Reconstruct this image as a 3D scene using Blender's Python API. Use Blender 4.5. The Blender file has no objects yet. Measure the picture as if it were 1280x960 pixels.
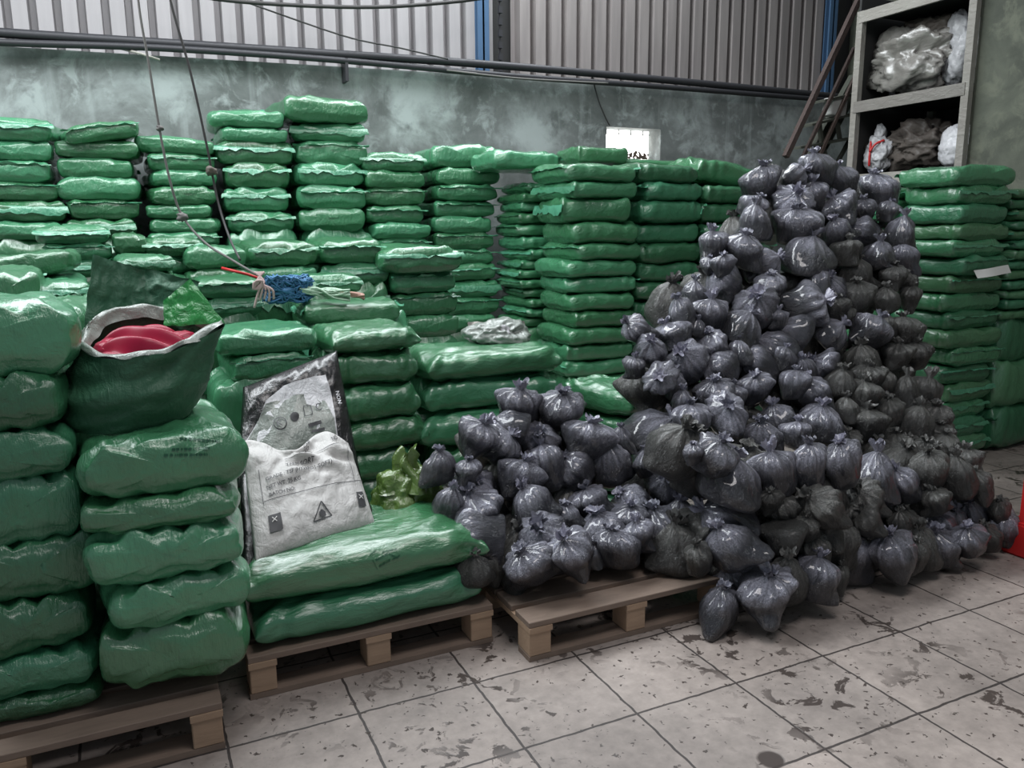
import bpy, bmesh, math, random
from mathutils import Vector, Matrix, noise, Euler
from mathutils.bvhtree import BVHTree
R = random.Random(7)
C = bpy.context.scene.collection
sc = bpy.context.scene
PI = math.pi

# ------------------------------------------------------------------ camera
CAM = Vector((0, 0, 1.5)); F = 1000.0
def cray(px, py): return Vector((px-640, 480-py, -F))
b_ = cray(157, 291).normalized(); a_ = cray(2800, 272).normalized()
a_ = (a_ - a_.dot(b_)*b_).normalized(); c_ = a_.cross(b_)
MW = Matrix((a_, b_, c_))                    # camera space -> world
def at(px, py, X=None, Y=None, Z=None):
    d = MW @ cray(px, py)
    t = (Z-CAM.z)/d.z if Z is not None else ((Y-CAM.y)/d.y if Y is not None else (X-CAM.x)/d.x)
    return CAM + d*t
def depth_of(p): return -(MW.transposed() @ (Vector(p)-CAM)).z
cd = bpy.data.cameras.new('camera'); cd.sensor_width = 36; cd.lens = 36*F/1280
cam = bpy.data.objects.new('camera', cd); C.objects.link(cam)
cam.matrix_world = Matrix.Translation(CAM) @ MW.to_4x4()
cd.clip_end = 200
sc.camera = cam
CR = MW @ Vector((1,0,0)); CU = MW @ Vector((0,1,0))

# ------------------------------------------------------------------ materials
def mat(name, color=(.5,.5,.5), rough=.5, metal=0, **kw):
    m = bpy.data.materials.new(name); m.use_nodes = True
    nt = m.node_tree; b = nt.nodes['Principled BSDF']
    b.inputs['Base Color'].default_value = (*color, 1)
    b.inputs['Roughness'].default_value = rough; b.inputs['Metallic'].default_value = metal
    for k, v in kw.items(): b.inputs[k.replace('_', ' ')].default_value = v
    return m, nt, b
def N(nt, t, **kw):
    n = nt.nodes.new(t)
    for k, v in kw.items():
        if k in n.inputs: n.inputs[k].default_value = v
        else: setattr(n, k, v)
    return n
def noise_tex(nt, vec, scale, detail=4, rough=.55, dist=0):
    n = nt.nodes.new('ShaderNodeTexNoise'); n.inputs['Scale'].default_value = scale
    n.inputs['Detail'].default_value = detail; n.inputs['Roughness'].default_value = rough
    n.inputs['Distortion'].default_value = dist
    if vec is not None: nt.links.new(vec, n.inputs['Vector'])
    return n.outputs['Fac']
def ridged(nt, vec, scale, detail=4, dist=.6):
    n = nt.nodes.new('ShaderNodeTexNoise'); n.noise_type = 'RIDGED_MULTIFRACTAL'; n.inputs['Scale'].default_value = scale
    n.inputs['Detail'].default_value = detail; n.inputs['Roughness'].default_value = .5; n.inputs['Distortion'].default_value = dist
    nt.links.new(vec, n.inputs['Vector']); return n.outputs['Fac']
def ramp(nt, fac, stops):
    r = nt.nodes.new('ShaderNodeValToRGB'); nt.links.new(fac, r.inputs[0])
    e = r.color_ramp.elements
    while len(e) > 1: e.remove(e[0])
    e[0].position = stops[0][0]; c = stops[0][1]; e[0].color = (*c, 1) if len(c) == 3 else c
    for p, c in stops[1:]:
        x = e.new(p); x.color = (*c, 1)
    return r.outputs[0]
def g(v): return (v, v, v)
def mix(nt, fac, a, b, mode='MIX'):
    m = nt.nodes.new('ShaderNodeMix'); m.data_type = 'RGBA'; m.blend_type = mode
    for s, v in ((0, fac), (6, a), (7, b)):
        if hasattr(v, 'links') or isinstance(v, bpy.types.NodeSocket): nt.links.new(v, m.inputs[s])
        else: m.inputs[s].default_value = v if s == 0 else (*v, 1)
    return m.outputs[2]
def bump(nt, b, h, strength=.3, dist=.01):
    n = nt.nodes.new('ShaderNodeBump'); n.inputs['Strength'].default_value = strength
    n.inputs['Distance'].default_value = dist; nt.links.new(h, n.inputs['Height'])
    nt.links.new(n.outputs[0], b.inputs['Normal'])
def coord(nt, kind='Object', scale=None):
    t = nt.nodes.new('ShaderNodeTexCoord').outputs[kind]
    if scale:
        m = nt.nodes.new('ShaderNodeMapping'); m.inputs['Scale'].default_value = scale
        nt.links.new(t, m.inputs[0]); t = m.outputs[0]
    return t
def math_(nt, op, a, b=None):
    m = nt.nodes.new('ShaderNodeMath'); m.operation = op
    for i, v in enumerate((a, b)):
        if v is None: continue
        if isinstance(v, bpy.types.NodeSocket): nt.links.new(v, m.inputs[i])
        else: m.inputs[i].default_value = v
    return m.outputs[0]
def fabric(name, base, dark, rough=.36, spec=.6, coat=.25):
    m, nt, b = mat(name, base, rough)
    b.inputs['Specular IOR Level'].default_value = spec
    b.inputs['Coat Weight'].default_value = coat; b.inputs['Coat Roughness'].default_value = .22
    v = coord(nt)
    oi = nt.nodes.new('ShaderNodeObjectInfo')
    n1 = noise_tex(nt, v, 5, 5, .6)
    c = mix(nt, n1, dark, base)
    hs = nt.nodes.new('ShaderNodeHueSaturation')
    mr = nt.nodes.new('ShaderNodeMapRange'); nt.links.new(oi.outputs['Random'], mr.inputs[0])
    mr.inputs[3].default_value = .72; mr.inputs[4].default_value = 1.25
    nt.links.new(mr.outputs[0], hs.inputs['Value']); nt.links.new(c, hs.inputs['Color'])
    mh = nt.nodes.new('ShaderNodeMapRange'); nt.links.new(oi.outputs['Random'], mh.inputs[0])
    mh.inputs[3].default_value = .49; mh.inputs[4].default_value = .51
    nt.links.new(mh.outputs[0], hs.inputs['Hue'])
    nt.links.new(hs.outputs[0], b.inputs['Base Color'])
    w = noise_tex(nt, coord(nt, 'Object', (1, .35, 1)), 26, 5, .6, .6)
    w2 = noise_tex(nt, v, 380, 2, .5)
    rg = ridged(nt, coord(nt, 'Object', (1, .5, 1.2)), 7, 3, .8)
    mp = nt.nodes.new('ShaderNodeMapping'); mp.inputs['Rotation'].default_value = (.5, .7, .8); mp.inputs['Scale'].default_value = (3.2, .7, 1.0); nt.links.new(v, mp.inputs[0])
    dg = math_(nt, 'MULTIPLY', noise_tex(nt, mp.outputs[0], 9, 4, .6, .8), math_(nt, 'MULTIPLY', noise_tex(nt, v, 4, 2), 1.5))
    h = math_(nt, 'ADD', math_(nt, 'ADD', math_(nt, 'ADD', w, dg), math_(nt, 'MULTIPLY', rg, .22)), math_(nt, 'MULTIPLY', w2, .05))
    bump(nt, b, h, .62, .014)
    return m
M = {}
M['green'] = fabric('green_woven_plastic', (.066, .26, .120), (.037, .17, .078), .27, 1.0, .6)
M['green_yellow'] = fabric('green_woven_plastic_warm', (.075, .21, .095), (.04, .14, .065), .3, .9, .5)
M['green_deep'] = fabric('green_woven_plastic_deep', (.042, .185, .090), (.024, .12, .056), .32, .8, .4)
M['flap'] = fabric('green_seam_film', (.10, .34, .20), (.045, .20, .11), .26, .7, .5)
M['white_sack'] = fabric('white_woven_plastic', (.66, .645, .63), (.52, .51, .50), .5, .4, .05)
M['black_film'] = fabric('black_plastic_film', (.018, .016, .018), (.01, .01, .011), .22, .6, .5)
M['pale_film'] = fabric('grey_plastic_film', (.30, .33, .30), (.17, .20, .18), .28, .6, .4)
M['dark_green_film'] = fabric('dark_green_film', (.045, .145, .082), (.028, .095, .052), .5, .4, .03)
M['bright_green_film'] = fabric('bright_green_film', (.010, .30, .06), (.008, .18, .04), .3, .6, .3)  # brightness of light through the flap is put into this colour
m, nt, b = mat('crimson_satin', (.33, .004, .035), .36); b.inputs['Specular IOR Level'].default_value = .35
nt.links.new(mix(nt, noise_tex(nt, coord(nt), 9, 3), (.20, .003, .02), (.42, .006, .05)), b.inputs['Base Color'])
M['red_cloth'] = m
M['clear_wrap'] = fabric('clear_crumpled_wrap', (.42, .41, .38), (.16, .15, .13), .2, .8, .6)
M['rag'] = fabric('brown_grey_rag', (.15, .13, .11), (.06, .05, .045), .6, .3, .1)
M['olive_film'] = fabric('olive_green_film', (.14, .24, .05), (.06, .13, .025), .22, .7, .5)
M['white_film'] = fabric('white_film', (.6, .6, .62), (.4, .4, .42), .35, .5, .2)
M['rope_grey'] = mat('grey_cord', (.13, .125, .12), .8)[0]
M['rope_pink'] = mat('pinkish_cord', (.38, .28, .27), .8)[0]
M['wire'] = mat('dark_wire', (.035, .033, .033), .6)[0]
M['blue_rope'] = fabric('blue_fibre', (.05, .20, .36), (.02, .09, .19), .55, .5, .1)
M['mint_rope'] = fabric('mint_fibre', (.40, .55, .42), (.30, .45, .33), .55, .5, .1)
M['peach_rope'] = fabric('peach_fibre', (.55, .36, .27), (.45, .26, .2), .6, .4, .1)
M['red_paint'] = mat('red_paint', (.50, .02, .02), .4)[0]
M['ink'] = mat('dark_print', (.05, .05, .055), .6)[0]
M['ink_soft'] = mat('soft_print', (.07, .07, .075), .6)[0]
M['ink_green'] = mat('dark_green_print', (.012, .085, .045), .5)[0]
M['paper'] = mat('white_paper', (.6, .6, .58), .6)[0]

def bagmat(name, body, neck, dust=0):
    m, nt, b = mat(name, body, .3)
    b.inputs['Specular IOR Level'].default_value = .6
    b.inputs['Coat Weight'].default_value = .8 - dust*.6
    b.inputs['Coat Roughness'].default_value = .10 + dust*.3
    at_ = nt.nodes.new('ShaderNodeAttribute'); at_.attribute_name = 'film'  # pale neck film, with highlight streaks painted into the same mask
    v = coord(nt)
    gr = noise_tex(nt, v, 260, 2, .6)
    gr2 = noise_tex(nt, v, 9, 4, .6)
    base = mix(nt, gr, tuple(x*.55 for x in body), tuple(x*1.5 for x in body))
    base = mix(nt, math_(nt, 'MULTIPLY', gr2, .7 if dust else .35), base, (.065, .062, .056) if dust else (.055, .055, .075))
    fac = math_(nt, 'MULTIPLY', at_.outputs['Fac'], ramp(nt, noise_tex(nt, v, 30, 4, .6, 1.0), [(.3, g(.35)), (.62, g(1))]))
    c = mix(nt, fac, base, neck)
    oi = nt.nodes.new('ShaderNodeObjectInfo')
    hs = nt.nodes.new('ShaderNodeHueSaturation')
    mr = nt.nodes.new('ShaderNodeMapRange'); nt.links.new(oi.outputs['Random'], mr.inputs[0])
    mr.inputs[3].default_value = .75; mr.inputs[4].default_value = 1.3
    nt.links.new(mr.outputs[0], hs.inputs['Value']); nt.links.new(c, hs.inputs['Color'])
    nt.links.new(hs.outputs[0], b.inputs['Base Color'])
    w = noise_tex(nt, coord(nt, 'Object', (1, 1, .45)), 16, 6, .62, 1.6)
    rg = ridged(nt, coord(nt, 'Object', (1, 1, .55)), 5, 3, 1.2)
    h = math_(nt, 'ADD', math_(nt, 'ADD', w, math_(nt, 'MULTIPLY', rg, .35)), math_(nt, 'MULTIPLY', gr, .035))
    bump(nt, b, h, .9, .024)
    return m
M['bag'] = bagmat('granules_in_clear_film', (.025, .026, .033), (.50, .50, .60))
M['bag_dusty'] = bagmat('granules_in_dusty_film', (.027, .028, .028), (.20, .20, .19), .75)
M['neck'] = fabric('knotted_clear_film', (.44, .44, .53), (.12, .12, .17), .16, .8, .8)
M['neck_dusty'] = fabric('knotted_dusty_film', (.20, .20, .19), (.07, .07, .07), .35, .6, .3)

# wood
def wood(name, c1, c2):
    m, nt, b = mat(name, c1, .75)
    v = coord(nt, 'Object', (2, 14, 14))
    n = noise_tex(nt, v, 3, 6, .6, 1.2)
    n2 = noise_tex(nt, coord(nt), 5, 3)
    c = mix(nt, n, c1, c2); c = mix(nt, math_(nt, 'MULTIPLY', n2, .6), c, tuple(x*.35 for x in c1))
    nt.links.new(c, b.inputs['Base Color']); bump(nt, b, n, .4, .004)
    return m
M['wood'] = wood('pallet_wood', (.36, .24, .16), (.55, .39, .27))
M['wood_dark'] = wood('stained_pallet_wood', (.17, .125, .098), (.32, .235, .185))

# floor
m, nt, b = mat('worn_tiles', rough=.5)
geo = nt.nodes.new('ShaderNodeNewGeometry').outputs['Position']
mp = nt.nodes.new('ShaderNodeMapping'); nt.links.new(geo, mp.inputs[0])
mp.inputs['Location'].default_value = (-.935 + .395*20, -1.9 + .387*20, 0)
dn = nt.nodes.new('ShaderNodeTexNoise'); dn.inputs['Scale'].default_value = 18; nt.links.new(geo, dn.inputs['Vector'])
vm = nt.nodes.new('ShaderNodeVectorMath'); vm.operation = 'MULTIPLY_ADD'
nt.links.new(dn.outputs['Color'], vm.inputs[0]); vm.inputs[1].default_value = (.010, .010, 0); nt.links.new(mp.outputs[0], vm.inputs[2])
br = nt.nodes.new('ShaderNodeTexBrick'); br.offset = 0; br.squash = 1
nt.links.new(vm.outputs[0], br.inputs['Vector'])
for k, v in (('Scale', 1), ('Mortar Size', .0048), ('Mortar Smooth', .25), ('Brick Width', .395), ('Row Height', .387), ('Bias', 0)): br.inputs[k].default_value = v
br.inputs['Color1'].default_value = (.37, .315, .285, 1); br.inputs['Color2'].default_value = (.32, .277, .253, 1); br.inputs['Mortar'].default_value = (.055, .045, .042, 1)
cl = noise_tex(nt, geo, 2.2, 6, .6)
c = mix(nt, 1.0, br.outputs['Color'], ramp(nt, cl, [(.3, g(.62)), (.7, g(1.15))]), 'MULTIPLY')
mot = noise_tex(nt, geo, 22, 5, .65)
c = mix(nt, 1.0, c, ramp(nt, mot, [(.3, g(.8)), (.65, g(1.08))]), 'MULTIPLY')
# dark worn chips: islands of noise, gated by a broad noise
chips = ramp(nt, noise_tex(nt, geo, 11, 5, .62, .6), [(.575, g(0)), (.60, g(1))])
gate = ramp(nt, noise_tex(nt, geo, 1.9, 2, .5), [(.42, g(0)), (.56, g(1))])
small = ramp(nt, noise_tex(nt, geo, 34, 3, .6, .3), [(.64, g(0)), (.66, g(1))])
vo = nt.nodes.new('ShaderNodeTexVoronoi'); vo.inputs['Scale'].default_value = 2.6; nt.links.new(vm.outputs[0], vo.inputs['Vector'])
drop = ramp(nt, vo.outputs['Distance'], [(.105, g(1)), (.125, g(0))])
sel = ramp(nt, noise_tex(nt, geo, 1.1, 1), [(.5, g(0)), (.52, g(1))])
st = math_(nt, 'MAXIMUM', math_(nt, 'MULTIPLY', chips, gate), small)
st = math_(nt, 'MAXIMUM', st, math_(nt, 'MULTIPLY', drop, sel))
c = mix(nt, math_(nt, 'MULTIPLY', st, .95), c, (.058, .045, .04))
nt.links.new(c, b.inputs['Base Color'])
rr = mix(nt, st, g(.55), g(.3)); nt.links.new(rr, b.inputs['Roughness'])
hh = math_(nt, 'SUBTRACT', math_(nt, 'MULTIPLY', mot, .2), math_(nt, 'ADD', st, br.outputs['Fac']))
bump(nt, b, hh, .35, .003)
M['floor'] = m

def plaster(name, c_dark, c_mid, c_light, sc_=1.0):
    m, nt, b = mat(name, c_mid, .8)
    v = nt.nodes.new('ShaderNodeNewGeometry').outputs['Position']
    n1 = noise_tex(nt, v, 1.7*sc_, 7, .62, .4); n2 = noise_tex(nt, v, 6*sc_, 6, .65, .5)
    c = ramp(nt, n1, [(.32, c_dark), (.5, c_mid), (.68, c_light)])
    c = mix(nt, ramp(nt, n2, [(.52, g(0)), (.66, g(.75))]), c, c_light)
    c = mix(nt, ramp(nt, noise_tex(nt, v, 4*sc_, 6, .6, .3), [(.56, g(0)), (.68, g(.7))]), c, c_dark)
    mp = nt.nodes.new('ShaderNodeMapping'); mp.inputs['Scale'].default_value = (5, 5, .5); nt.links.new(v, mp.inputs[0])
    c = mix(nt, ramp(nt, noise_tex(nt, mp.outputs[0], 1.6, 3), [(.60, g(0)), (.72, g(.45))]), c, c_light)
    nt.links.new(c, b.inputs['Base Color']); bump(nt, b, n2, .4, .01)
    return m
M['plaster'] = plaster('mottled_teal_plaster', (.085, .096, .092), (.175, .192, .188), (.38, .425, .42))
M['plaster_olive'] = plaster('mottled_olive_plaster', (.055, .062, .048), (.10, .11, .085), (.15, .16, .12))
def sheetmetal(name, c1, c2):
    m, nt, b = mat(name, c1, .6, .25)
    v = nt.nodes.new('ShaderNodeNewGeometry').outputs['Position']
    mp = nt.nodes.new('ShaderNodeMapping'); mp.inputs['Scale'].default_value = (9, 1, .8); nt.links.new(v, mp.inputs[0])
    c = mix(nt, noise_tex(nt, mp.outputs[0], 1.5, 5, .6), c1, c2)
    nt.links.new(c, b.inputs['Base Color'])
    return m
M['sheet'] = sheetmetal('corrugated_grey', (.27, .26, .265), (.42, .40, .41))
M['sheet_dark'] = sheetmetal('corrugated_brown_grey', (.16, .145, .145), (.38, .345, .335))
M['blue_steel'] = mat('blue_painted_steel', (.055, .115, .21), .5)[0]
M['dark_steel'] = mat('dark_pipe', (.035, .035, .04), .5, .2)[0]
M['rust'] = fabric('rusty_rail', (.10, .07, .062), (.06, .042, .038), .6, .4, 0)
M['grey_steel'] = fabric('pale_painted_steel', (.34, .33, .30), (.22, .20, .18), .5, .4, 0)
M['shelf_dark'] = mat('shelf_shadow_board', (.035, .035, .035), .8)[0]  # near-black boards: shade of rack and cladding gap put into the colour
M['olive_steel'] = mat('olive_step_steel', (.07, .075, .06), .7)[0]
m, nt, b = mat('daylight_pane', (1, 1, 1), .5); b.inputs['Emission Color'].default_value = (1, .985, .96, 1); b.inputs['Emission Strength'].default_value = 5
M['daylight'] = m
M['leaf'] = mat('dark_foliage', (.16, .12, .10), .8)[0]

# ------------------------------------------------------------------ object helpers
def link(name, me, m, parent=None, smooth=True):
    if isinstance(me, bmesh.types.BMesh):
        bm = me; bmesh.ops.recalc_face_normals(bm, faces=bm.faces)
        me = bpy.data.meshes.new(name); bm.to_mesh(me); bm.free()
    if m: me.materials.clear(); me.materials.append(M[m])
    if smooth:
        for p in me.polygons: p.use_smooth = True
    o = bpy.data.objects.new(name, me); C.objects.link(o)
    if parent: o.parent = parent
    return o
def tag(o, label, cat, group=None, kind=None):
    o['label'] = label; o['category'] = cat
    if group: o['group'] = group
    if kind: o['kind'] = kind
    return o
def struct(name, me, m, smooth=False, label=None, parent=None):
    o = link(name, me, m, parent, smooth)
    if not parent:
        o['kind'] = 'structure'
        if label: o['label'] = label
    return o
def empty(name, loc, rz=0):
    o = bpy.data.objects.new(name, None); C.objects.link(o); o.location = loc; o.rotation_euler.z = rz
    o.empty_display_size = .1
    return o
def box(bm, x0, x1, y0, y1, z0, z1, mtx=None, bev=0):
    vs = [Vector((x, y, z)) for x in (x0, x1) for y in (y0, y1) for z in (z0, z1)]
    if mtx: vs = [mtx @ v for v in vs]
    V = [bm.verts.new(v) for v in vs]
    for f in ((0,1,3,2),(4,6,7,5),(0,4,5,1),(2,3,7,6),(0,2,6,4),(1,5,7,3)): bm.faces.new([V[i] for i in f])
    return bm
def beam(bm, p0, p1, w, h=None):
    p0 = Vector(p0); p1 = Vector(p1); h = h or w
    d = (p1-p0); L = d.length; q = d.to_track_quat('X', 'Z').to_matrix().to_4x4()
    return box(bm, 0, L, -w/2, w/2, -h/2, h/2, Matrix.Translation(p0) @ q)
def tube(bm, pts, r, n=8, radii=None):
    pts = [Vector(p) for p in pts]; rings = []
    up = Vector((.13, .21, .97))
    for i, p in enumerate(pts):
        t = (pts[min(i+1, len(pts)-1)] - pts[max(i-1, 0)])
        if t.length < 1e-6: t = Vector((1,0,0))
        t.normalize(); a = t.cross(up)
        if a.length < .05: a = t.cross(Vector((1,0,0)))
        a.normalize(); bb = t.cross(a); rr = radii[i] if radii else r
        rings.append([bm.verts.new(p + (a*math.cos(k*2*PI/n) + bb*math.sin(k*2*PI/n))*rr) for k in range(n)])
    for i in range(len(rings)-1):
        for k in range(n):
            bm.faces.new((rings[i][k], rings[i][(k+1) % n], rings[i+1][(k+1) % n], rings[i+1][k]))
    bm.faces.new(rings[0][::-1]); bm.faces.new(rings[-1])
    return bm
def smooth_path(pts, n=8):
    pts = [Vector(p) for p in pts]; P = [pts[0]] + pts + [pts[-1]]; out = []
    for i in range(1, len(P)-2):
        for k in range(n):
            t = k/n; a, b, c, d = P[i-1], P[i], P[i+1], P[i+2]
            out.append(.5*((2*b) + (c-a)*t + (2*a-5*b+4*c-d)*t*t + (3*b-a-3*c+d)*t**3))
    out.append(pts[-1]); return out
def grid(fn, nu, nv, bm=None, close=False):
    bm = bm or bmesh.new()
    V = [[bm.verts.new(fn(i/nu, j/nv)) for j in range(nv+1)] for i in range(nu+1)]
    for i in range(nu):
        for j in range(nv): bm.faces.new((V[i][j], V[i+1][j], V[i+1][j+1], V[i][j+1]))
    return bm
def nz(x, y, z): return noise.noise(Vector((x, y, z)))
def ordn(i):
    return ['first','second','third','fourth','fifth','sixth','seventh','eighth','ninth','tenth','eleventh','twelfth','thirteenth','fourteenth','fifteenth','sixteenth','seventeenth','eighteenth','nineteenth','twentieth','twenty-first','twenty-second','twenty-third','twenty-fourth'][i]

# ------------------------------------------------------------------ setting
bm = bmesh.new(); box(bm, -3.2, 7.2, -1.5, 6.5, -.1, 0); struct('floor', bm, 'floor', label='worn pale tiled floor with dark chips and grout')
WY = 6.2
w0 = at(758, 158, Y=WY); w1 = at(826, 162, Y=WY); wb = at(790, 199, Y=WY)
WT = 2.72   # top of the plastered wall
bm = bmesh.new()
wtop = lambda x: 2.62 + (x+.65)*.0185
# wall with a real opening
for (x0, x1, z0, z1) in ((-3.2, w0.x, 0, 2.6), (w1.x, 7.2, 0, 2.6), (w0.x, w1.x, 0, wb.z), (w0.x, w1.x, w0.z, 2.6)):
    box(bm, x0, x1, WY, WY+.2, z0, z1)
V = [bm.verts.new(p) for p in ((-3.2, WY, 2.6), (7.2, WY, 2.6), (7.2, WY, 2.80), (-3.2, WY, 2.61), (-3.2, WY+.2, 2.6), (7.2, WY+.2, 2.6), (7.2, WY+.2, 2.80), (-3.2, WY+.2, 2.61))]
for f in ((0,1,2,3), (7,6,5,4), (3,2,6,7), (0,4,5,1), (0,3,7,4), (1,5,6,2)): bm.faces.new([V[i] for i in f])
struct('wall_back', bm, 'plaster', label='mottled grey green plastered wall behind the sacks')
def corrug(x0, x1, y, z0, z1, pitch, depth, m, name, label):
    bm = bmesh.new(); x = x0; prev = None
    prof = [(0, 0), (.26, 0), (.32, 1), (.94, 1), (1.0, 0)]
    while x < x1:
        for fx, fy in prof[:-1]:
            a = bm.verts.new((x+fx*pitch, y-fy*depth, z0)); b2 = bm.verts.new((x+fx*pitch, y-fy*depth, z1))
            if prev: bm.faces.new((prev[0], a, b2, prev[1]))
            prev = (a, b2)
        x += pitch
    struct(name, bm, m, label=label)
xb = at(603, 40, Y=6.45).x
corrug(-3.2, xb+.02, 6.5, 2.5, 4.6, .145, .085, 'sheet', 'wall_cladding', 'pale corrugated sheet cladding above the wall on the left')
corrug(xb+.28, at(1020, 60, Y=6.5).x, 6.5, 2.5, 4.6, .150, .085, 'sheet_dark', 'wall_cladding_right', 'darker corrugated sheet cladding above the wall beside the blue posts')
bm = bmesh.new(); box(bm, -3.2, 7.6, 6.56, 6.62, 2.3, 4.8); struct('wall_gap_shade', bm, 'shelf_dark', label='near-black sheet painted as shade in the gap behind the corrugated cladding')  # added dark sheet; its colour gives the shade behind the cladding
# window: bright pane and plants outside
bm = bmesh.new(); box(bm, w0.x-.05, w1.x+.05, WY+.19, WY+.2, wb.z-.05, w0.z+.05)
wn = struct('window_1', bm, 'daylight', label='small bright opening in the back wall')
bm = bmesh.new()
for i in range(4):
    x = w0.x + (i+.8)*(w1.x-w0.x)/4.4; box(bm, x-.004, x+.004, WY+.165, WY+.175, w0.z-.045, w0.z+.01)
box(bm, w0.x, w1.x, WY+.165, WY+.175, w0.z-.035, w0.z-.03)
struct('window_bars', bm, 'pale_film', parent=wn)
bm = bmesh.new(); rr = random.Random(3)
for i in range(70):
    x = rr.uniform(w0.x+.12, w1.x); z = wb.z + abs(rr.gauss(0, .035)) * (1.3 if x > w0.x+.3 else .5); r = rr.uniform(.01, .03)
    a = rr.uniform(0, PI); Vv = [bm.verts.new((x+r*math.cos(a+k*PI/3)*(1 if k % 2 else .5), WY+.17+rr.uniform(-.01, .01), z+r*math.sin(a+k*PI/3)*(1 if k % 2 else .6))) for k in range(6)]
    bm.faces.new(Vv)
struct('window_leaves', bm, 'leaf', parent=wn)
# right hand pier and recess walls
bm = bmesh.new(); box(bm, 5.78, 7.2, -1.5, 4.17, 0, 4.8); struct('wall_right', bm, 'plaster_olive', label='dark olive plastered pier right of the shelf rack')
bm = bmesh.new(); box(bm, 7.0, 7.2, 4.17, 6.5, 0, 4.8); struct('wall_right_recess', bm, 'plaster_olive', label='dark recess wall behind the shelf rack')
# blue posts
for i, (px, yy) in enumerate(((603, 6.38), (1037, 6.38))):
    x = at(px, 60, Y=yy).x; bm = bmesh.new(); box(bm, x-.05, x+.05, yy-.03, yy-.015, 2.66, 4.7); box(bm, x-.05, x+.05, yy+.03, yy+.045, 2.66, 4.7); box(bm, x-.008, x+.008, yy-.03, yy+.04, 2.66, 4.7)
    o = struct('steel_post' if i == 0 else 'steel_post.001', bm, 'blue_steel')
    del o['kind']
    tag(o, ['blue painted steel post between the two runs of corrugated cladding', 'blue painted steel post beside the top of the stair rail'][i], 'post')
# chain / bracket strip beside the first post
bm = bmesh.new()
for k in range(11):
    z = 2.78 + k*.09; box(bm, xb+.085, xb+.115, 6.30, 6.33, z, z+.05)
box(bm, xb+.095, xb+.105, 6.32, 6.33, 2.74, 3.8)
tag(link('mounting_rail', bm, 'dark_steel', smooth=False), 'dark notched steel rail right beside the left blue post', 'rail')
# pipes along the wall top
def pipe(name, pts, r, label, m='dark_steel', cat='pipe', group=None):
    bm = bmesh.new(); tube(bm, smooth_path(pts, 10), r); return tag(link(name, bm, m), label, cat, group)
yp = 6.12
pipe('conduit_pipe', [at(-120, 30, Y=yp), at(0, 41, Y=yp), at(300, 60, Y=yp), at(600, 80, Y=yp), at(820, 99, Y=yp), at(1060, 122, Y=yp)], .032, 'upper dark conduit pipe running along the top of the plastered wall')
pipe('conduit_pipe', [at(-120, 45, Y=yp-.02), at(0, 53, Y=yp-.02), at(200, 60, Y=yp-.02), at(420, 75, Y=yp-.02), at(640, 95, Y=yp-.02), at(820, 108, Y=yp-.02), at(1060, 127, Y=yp-.02)], .024, 'lower dark conduit pipe just under the other along the wall top')
pipe('cable', [at(210, -12, Y=6.0), at(300, 2, Y=6.0), at(450, 9, Y=6.0), at(560, 3, Y=6.0), at(640, -8, Y=6.0)], .014, 'dark cable sagging across the top of the left cladding', 'wire', 'cable')
pipe('cable', [at(300, 0, Y=6.05), at(430, 45, Y=6.05), at(500, 60, Y=6.05), at(560, 74, Y=6.05)], .006, 'thin wire slanting down across the corrugated cladding to the conduit pipes', 'wire', 'cable')
pipe('cable', [at(740, 95, Y=6.15), at(748, 125, Y=6.15), at(756, 145, Y=6.16), at(762, 157, Y=6.17)], .006, 'short black wire dangling from the pipes to the bright wall opening', 'wire', 'cable')
pipe('cable', [at(596, 92, Y=6.07), at(560, 88, Y=6.07), at(650, 98, Y=6.05), at(760, 104, Y=6.05)], .008, 'loose grey wire looped around the conduit pipes under the left blue post', 'rope_grey', 'cable')
bm = bmesh.new(); tube(bm, [at(152, 61, Y=6.2), at(176, 67, Y=6.0), at(200, 75, Y=6.0)], .008)
tag(link('metal_rod', bm, 'grey_steel'), 'thin pale rod poking out below the wall pipes near the hanging wires', 'rod')
bm = bmesh.new(); box(bm, at(432, 70, Y=6.1).x-.01, at(432, 70, Y=6.1).x+.012, 6.08, 6.2, 2.58, 2.74)
tag(link('pipe_bracket', bm, 'dark_steel', smooth=False), 'small dark bracket holding the conduit pipes above the tallest green stacks', 'bracket')

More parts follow.
